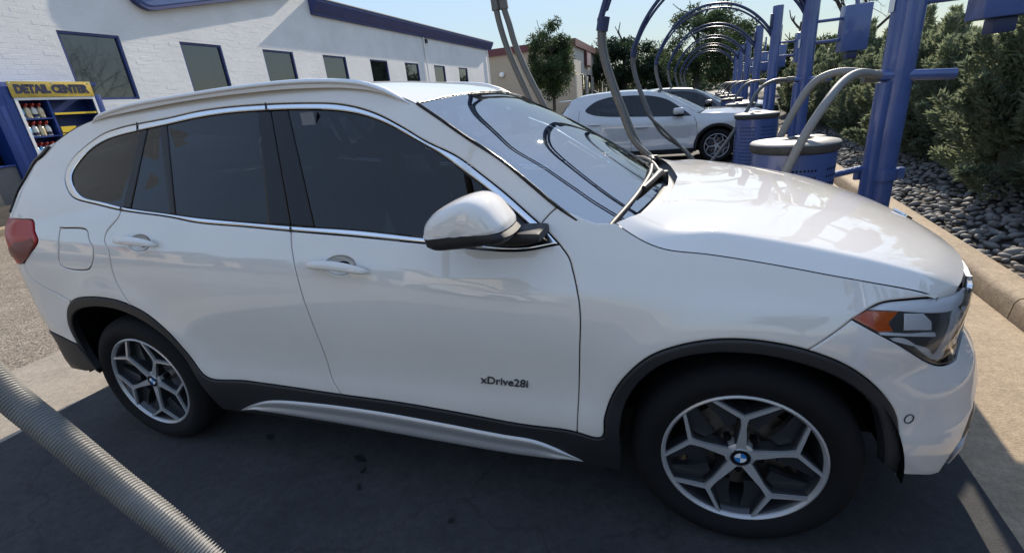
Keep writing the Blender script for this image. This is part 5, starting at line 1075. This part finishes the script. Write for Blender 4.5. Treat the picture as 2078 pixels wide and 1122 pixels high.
# door mirrors
MOUT = [(.393, 1.118), (.402, 1.153), (.432, 1.186), (.49, 1.218), (.55, 1.237), (.585, 1.238), (.622, 1.222), (.655, 1.185), (.678, 1.150), (.680, 1.136)]
cap = spl(MOUT, .012); lowl = spl([(.680, 1.136), (.64, 1.126), (.60, 1.127), (.55, 1.132), (.48, 1.118), (.393, 1.118)], .012)
base_o = np.vstack([spl([(.393, 1.116), (.48, 1.115), (.55, 1.125), (.60, 1.118), (.68, 1.132)], .012), spl([(.695, 1.118), (.68, 1.098), (.62, 1.088), (.50, 1.074), (.43, 1.071), (.40, 1.083)], .012)])
strip_o = np.vstack([spl([(.393, 1.121), (.48, 1.121), (.545, 1.134), (.575, 1.1305)], .012), spl([(.57, 1.124), (.545, 1.124), (.48, 1.112), (.394, 1.113)], .012)])
mc = np.array([.555, 1.135])
def mloft(name, out, mat, k=1.0):
    P = clean(np.vstack([out]), .002)
    if area(P) > 0: P = P[::-1]
    L = [(-.865, .86), (-.875, .93), (-.90, .975), (-.94, 1.0), (-.985, .985), (-1.006, .95), (-1.022, .90), (-1.033, .83), (-1.041, .72), (-1.046, .56), (-1.049, .3)]
    G = [[(mc[0] + (x-mc[0])*s*k, y, mc[1] + (z-mc[1])*s*k) for x, z in np.vstack([P, P[:1]])] for y, s in L]
    me_ = gridmesh(name, G, mat, False, 60); b = bmesh.new(); b.from_mesh(me_); bmesh.ops.remove_doubles(b, verts=b.verts, dist=1e-5); bmesh.ops.holes_fill(b, edges=[e for e in b.edges if e.is_boundary]); bmesh.ops.recalc_face_normals(b, faces=b.faces); b.to_mesh(me_); b.free(); me_.polygons.foreach_set('use_smooth', [True]*len(me_.polygons)); me_.set_sharp_from_angle(angle=math.radians(50)); return me_
mo = both('door_mirror', mloft('door_mirror', np.vstack([cap, lowl[1:]]), MAT['paint'], .92), car)
both('mirror_base', mloft('mirror_base', base_o, MAT['plastic'], .923), car)
both('mirror_indicator', mloft('mirror_indicator', strip_o, MAT['lampsilver'], .933), car)
stk = MB().box(.62, .745, -.93, -.80, 1.075, 1.105, .012); both('mirror_foot', mesh('mirror_foot', stk.V, stk.F, MAT['plastic'], 40), car)
# wheels and wells
for sx, spin, x in ((1, 0., 1.335), (-1, math.pi, -1.303)):
    for side in (1, -1): make_wheel(car, (x, -.868*side, .341), spin, side)
for x in (1.335, -1.303):
    wl = MB(); th = np.linspace(-.02, math.pi-.04, 40); V = []
    for y in (-.88, -.5): V += [(x + .42*math.cos(t), y, .345 + .415*math.sin(t)) for t in th]
    wl.add(V, [(i, i+1, 41+i, 40+i) for i in range(39)]); wl.add([(x, -.5, .345)] + V[40:], [(0, i+1, i+2) for i in range(39)])
    both('wheel_well', mesh('wheel_well', wl.V, wl.F, MAT['dark'], 40), car)
ub = MB().box(-2.05, 1.98, -.49, .49, .22, .60).box(-.86, .90, -.84, .84, .235, .40)
ub.build('underbody', MAT['dark'], car)
bh_ = MB().add([(.93, -.8, .4), (.93, .8, .4), (.93, .8, 1.05), (.93, -.8, 1.05)], [(0, 1, 2, 3)]); bh_.build('bulkhead', MAT['dark'], car); MB().add([(1.96, -.5, .3), (1.96, .5, .3), (1.96, .5, .84), (1.96, -.5, .84)], [(0, 1, 2, 3)]).build('radiator_panel', MAT['dark'], car)
# cabin
cb_ = MB().box(-2.0, .93, -.80, .80, .40, .46); cb_.build('cabin_floor', MAT['dashm'], car)
hd = []
for x in np.linspace(-1.75, .20, 14): hd.append([(x, y, float(pch(x, Hx, Hz)) - .05 - .075*abs(y/.6)**2.5) for y in np.linspace(-.61, .61, 15)])
link('headliner', gridmesh('headliner', hd, M('headliner_cloth', (.30, .29, .27), .9)), car)
dsh = MB(); dpf = [(1.0, .92), (.98, 1.06), (.90, 1.075), (.66, 1.055), (.56, 1.02), (.50, .94), (.50, .86), (.60, .72), (.93, .60)]
dsh.add([(x, y, z) for y in (-.78, .78) for x, z in dpf], [(i, i+1, i+10, i+9) for i in range(8)]); dsh.build('dashboard', MAT['dashm'], car, 50)
MB().add([(.44 + .03*math.sin(t), .38 + .24*math.cos(t), 1.035 + .07*math.sin(t)) for t in np.linspace(0, math.pi, 16)] + [(.74, .38 + .22*math.cos(t), 1.03 + .045*math.sin(t)) for t in np.linspace(0, math.pi, 16)], [(i, i+1, i+17, i+16) for i in range(15)]).build('instrument_hood', MAT['dashm'], car, 60)
sw = MB().tube([(.40 + .07*math.cos(t), .38 + .185*math.sin(t), .93 + .17*math.cos(t)) for t in np.linspace(0, 2*math.pi, 40)], .015, 8, cap=False).box(.38, .43, .3, .46, .89, .97, .02); sw.build('steering_wheel', MAT['dashm'], car, 50)
def seat_mb():
    s = MB(); s.box(-.28, .26, -.26, .26, .56, .72, .06)
    bm = bmesh.new(); bmesh.ops.create_cube(bm, size=1); bmesh.ops.subdivide_edges(bm, edges=bm.edges[:], cuts=3, use_grid_fill=True)
    for v in bm.verts: v.co = Vector((v.co.x*.15, v.co.y*(.50 - .06*v.co.z), v.co.z*.66)); v.co = Vector((-.33 + v.co.x - .26*(v.co.z+.33) + .03*(1-(v.co.y/.25)**2), v.co.y, 1.0 + v.co.z))
    bmesh.ops.bevel(bm, geom=[e for e in bm.edges if e.calc_face_angle(0) > .8], offset=.04, segments=3, affect='EDGES'); bm.verts.index_update(); s.add([v.co[:] for v in bm.verts], [[v.index for v in f.verts] for f in bm.faces]); bm.free()
    s.box(-.60, -.50, -.14, .14, 1.34, 1.50, .045); return s
sm_ = seat_mb()
for y in (-.37, .37): o = sm_.build('front_seat', MAT['seat'], car, 50, (.10, y, -.06))
MB().box(-1.25, -.75, -.62, .62, .55, .74, .05).box(-1.36, -1.2, -.62, .62, .7, 1.22, .05).box(-1.37, -1.27, -.5, -.24, 1.22, 1.38, .03).box(-1.37, -1.27, .24, .5, 1.22, 1.38, .03).build('rear_bench', MAT['seat'], car, 50)
MB().box(-1.75, -1.4, -.66, .66, .46, 1.12).build('luggage_cover', MAT['dashm'], car)
for sgn in (-1, 1): MB().box(-.22, -.16, sgn*.65-.012, sgn*.65+.012, .9, 1.5).build('seat_belt', MAT['dashm'], car)
# ------------------------------------------------------------------ parked crossover two bays on, and a dark car behind it
lx = thing('crossover', (.75, 8.75, 0), 'small white crossover parked further down the row, nose towards the vacuum posts', 'car', 'other cars in the vacuum bays')
lx.scale = (.94, .94, .94); HB = hatch
hc_f, hc_r = HB.XS + .88*math.pi/2, HB.XB - .88*math.pi/2
def arc(cx, cz, R, a0, a1, n=26): return np.array([(cx + R*math.cos(math.radians(t)), cz + R*math.sin(math.radians(t))) for t in np.linspace(a0, a1, n)])
nose_top = spl([(hc_f, .80), (2.45, .83), (2.2, .87), (1.9, .92), (1.6, .955), (1.25, .985), (.98, 1.005)], .03)
lapil = spl([(.93, 1.01), (.60, 1.225), (.285, 1.41), (.18, 1.46)], .02); lroof = spl([(.127, 1.487), (-.3947, 1.543), (-.93, 1.554), (-1.4827, 1.5264), (-1.80, 1.46)], .03)
ltail = spl([(-1.84, 1.42), (-2.0, 1.30), (-2.12, 1.15), (-2.35, 1.10), (hc_r, 1.08)], .03)
out = np.vstack([arc(1.32, .34, .425, 190, -12)[:], [(1.80, .26), (hc_f, .26)], nose_top, lapil, lroof, ltail, [(hc_r, .28), (-1.85, .28)], arc(-1.32, .34, .425, 190, -12)[:], [(-.6, .24), (.6, .24)]])
ld = spl(T['lx_dlo'] + T['lx_dlo'][:1], .02)[:-1]
both('body', skin(HB, 'body', out, MAT['silverpaint'], holes=[ld], h=.05), lx)
both('window_glass', skin(HB, 'window_glass', ld, MAT['tint'], off=-.006, gap=-.002, flange=.004, h=.06), lx)
for p, q in (((-.43, 1.48), (-.40, 1.03)), ((.55, 1.22), (.60, .97))):
    both('pillar_cover', skin(HB, 'pillar_cover', [(p[0]-.04, p[1]-.02), (p[0]+.04, p[1]-.025), (q[0]+.04, q[1]), (q[0]-.04, q[1])], MAT['gloss'], off=-.003, gap=0, h=.06), lx)
for k in ('lx_seam_m', 'lx_seam_f', 'lx_seam_r'):
    p = spl(T[k], .03); p = p[p[:, 1] > .26]; sm2 = MB().tube(HB.S(p[:, 0], p[:, 1]) + HB.N(p[:, 0], p[:, 1])*.0005, .004, 5); both('door_seam', mesh('door_seam', sm2.V, sm2.F, MAT['dark']), lx)
for (cx_) in (1.32, -1.32):
    o_ = np.vstack([arc(cx_, .34, .455, 192, -14), arc(cx_, .34, .395, -14, 192)]); both('arch_cladding', skin(HB, 'arch_cladding', o_, MAT['plastic'], off=.008, flange=.03, h=.05), lx)
both('sill_cladding', skin(HB, 'sill_cladding', [(-.87, .22), (.87, .22), (.87, .33), (-.87, .33)], MAT['plastic'], off=.008, h=.06), lx)
def seg_handle(a0, z0, a1, z1):
    t = np.linspace(0, 1, 12); m_ = MB(); a = a0+(a1-a0)*t; z = z0+(z1-z0)*t; m_.tube(HB.S(a, z) + HB.N(a, z)*(.012+.02*np.sin(np.pi*t))[:, None], list(.004+.014*np.sin(np.pi*t)**.5), 8); return mesh('handle', m_.V, m_.F, MAT['silverpaint'], 60)
for i in (0, 2): both('handle', seg_handle(*T['lx_handle'][i], *T['lx_handle'][i+1]), lx)
# bonnet, windscreen, roof
us = np.linspace(0, 1, 20); G = []
nt_ = along(nose_top[::-1], us); n3 = HB.S(nt_[:, 0], nt_[:, 1])
for i, u in enumerate(us):
    xc = 1.12 + (2.48-1.12)*u; zc_ = float(pch(u, [0, .4, .75, 1], [1.06, 1.04, .985, .86])); G.append([(xc + (n3[i, 0]-xc)*abs(v)**3, -v*abs(n3[i, 1]), zc_ + (n3[i, 2]-zc_)*abs(v)**3) for v in np.linspace(-1, 1, 25)])
link('bonnet', gridmesh('bonnet', G, MAT['silverpaint'], True), lx)
A3_ = HB.S(lapil[:, 0], lapil[:, 1]); A3_ = np.stack([np.interp(np.linspace(0, 1, 20), np.linspace(0, 1, len(A3_)), A3_[:, k]) for k in range(3)], 1)
G = [[(c0 + (e[0]-c0)*abs(v)**2.2, -v*abs(e[1]), z0 + (e[2]-z0)*abs(v)**2.2) for v in np.linspace(-1, 1, 21)] for e, c0, z0 in zip(A3_, np.linspace(1.12, .22, 20), pch(np.linspace(0, 1, 20), [0, .5, 1], [1.055, 1.30, 1.50]))]
link('windscreen', gridmesh('windscreen', G, MAT['screen'], True), lx)
R3 = HB.S(lroof[:, 0], lroof[:, 1]); G = [[(e[0], -v*abs(e[1]), e[2] + (.035 if i < len(R3)-3 else .02)*(1-abs(v)**2.4)) for v in np.linspace(-1, 1, 21)] for i, e in enumerate(R3)]
link('roof', gridmesh('roof', G, MAT['silverpaint']), lx)
link('rear_spoiler', mesh('rear_spoiler', *(lambda m: (m.V, m.F))(MB().box(-2.0, -1.78, -.54, .54, 1.445, 1.475, .012)), MAT['silverpaint'], 40), lx)
both('rear_window', skin(HB, 'rear_window', [(-1.93, 1.36), (-2.1, 1.14), (hc_r, 1.13), (hc_r, 1.42)], MAT['gloss'], off=.006, h=.06), lx)
both('tail_lamp', skin(HB, 'tail_lamp', [(-1.86, 1.02), (-2.2, 1.0), (hc_r, 1.0), (hc_r, .95), (-2.2, .95), (-1.95, .965)], MAT['red'], off=.01, h=.06), lx)
both('headlamp', skin(HB, 'headlamp', [(1.75, .90), (2.1, .84), (2.3, .80), (2.2, .73), (1.95, .77)], MAT['clear'], off=.008, h=.05), lx)
fin = MB().prism([(-1.30, 1.565), (-1.18, 1.575), (-1.27, 1.64), (-1.31, 1.645)], -.02, .02, lambda u, v, d: (u, d, v)).build('roof_fin', MAT['gloss'], lx)
mm = MB().box(.45, .66, -1.06, -.90, 1.02, 1.15, .045); both('door_mirror', mesh('door_mirror', mm.V, mm.F, MAT['silverpaint'], 60), lx)
mf = MB().box(.50, .66, -.93, -.82, 1.01, 1.04, .01); both('mirror_foot', mesh('mirror_foot', mf.V, mf.F, MAT['plastic'], 40), lx)
MB().box(-2.0, 1.9, -.45, .45, .22, .7).box(-.85, .85, -.82, .82, .22, .45).box(-1.8, .9, -.78, .78, .45, .5).build('underbody', MAT['dark'], lx)
sm_.build('front_seat', MAT['seat'], lx, 50, (.0, .37, -.1)); sm_.build('front_seat', MAT['seat'], lx, 50, (.0, -.37, -.1))
MB().box(-1.3, -.8, -.6, .6, .5, .7, .05).box(-1.4, -1.25, -.6, .6, .65, 1.2, .05).build('rear_bench', MAT['seat'], lx, 50)
for x in (1.32, -1.32):
    w2 = MB(); th = np.linspace(-.1, math.pi+.1, 30); V = []
    for y in (-.86, -.45): V += [(x + .41*math.cos(t), y, .34 + .41*math.sin(t)) for t in th]
    w2.add(V, [(i, i+1, 31+i, 30+i) for i in range(29)]); w2.add([(x, -.45, .34)] + V[30:], [(0, i+1, i+2) for i in range(29)])
    both('wheel_well', mesh('wheel_well', w2.V, w2.F, MAT['dark'], 40), lx)
for x in (1.32, -1.32):
    for side in (1, -1): make_wheel(lx, (x, -.87*side, .343), .4, side, False)
dk = copy_tree(lx); dk.name = 'dark_car'; dk.location = (1.6, 13.3, -.04)
tag(dk, 'dark car with a rounded roof behind the bonnet of the small white crossover', 'car', 'other cars in the vacuum bays')
dpaint = M('dark_car_paint', (.02, .021, .024), .3, coat=1)
for ch in dk.children:
    if ch.type == 'MESH' and ch.data.materials and ch.data.materials[0] == MAT['silverpaint']:
        ch.data = ch.data.copy(); ch.data.materials[0] = dpaint

# ------------------------------------------------------------------ behind the photographer: what the windows and paint mirror
sb = thing('tan_shop', (-32, -27, 0), 'low tan shop with a dark gabled roof across the drive behind the photographer', 'building')
MB().box(-9, 9, -5, 5, 0, 4.4).build('wall', MAT['beige'], sb)
MB().prism([(-9.6, 4.4), (9.6, 4.4), (9.6, 4.7), (0, 6.6), (-9.6, 4.7)], -5.4, 5.5, lambda u, v, d: (u, d, v)).build('roof', MAT['bluetrim'], sb)
MB().box(-4, 3, 5.01, 5.2, 3.3, 4.2, .03).build('sign_board', MAT['red'], sb)
for q in (-7.5, -3.5, .5, 4.5): MB().box(q, q+2.4, 5.005, 5.06, .6, 3.0).build('window', MAT['pane'], sb)
wb = thing('pale_tower_house', (-4.2, -13, 0), 'tall narrow pale building with a pale hip roof behind the photographer', 'building')
MB().box(-1.5, 1.5, -1.5, 1.5, 0, 5.4).build('wall', MAT['cream'], wb); MB().add([(-2.1, -2.1, 5.4), (2.1, -2.1, 5.4), (2.1, 2.1, 5.4), (-2.1, 2.1, 5.4), (-.7, 0, 6.4), (.7, 0, 6.4)], [(0, 1, 5, 4), (1, 2, 5), (2, 3, 4, 5), (3, 0, 4), (3, 2, 1, 0)]).build('roof', MAT['cream'], wb)
for i, (x, y, s_) in enumerate(((-8, -14, .8), (-11, -15, .88), (-14.5, -14.5, .85), (-19, -17, .95), (6, -16, 1.0))):
    t = tree('shade_tree', (x, y, 0), 7.5*s_, crown_mesh(30+i, 2.6*s_, 2.6*s_, 5000, .3, MAT['leafa'], 40, 4.6*s_), ('first', 'second', 'third', 'fourth', 'fifth')[i] + ' shade tree across the drive behind the photographer', .2, 'trees behind the photographer')
wv = copy_tree(lx); wv.location = (-3.2, -10.5, 0); wv.rotation_euler = (0, 0, .25)
tag(wv, 'white crossover parked across the drive behind the photographer', 'car', 'other cars in the vacuum bays')
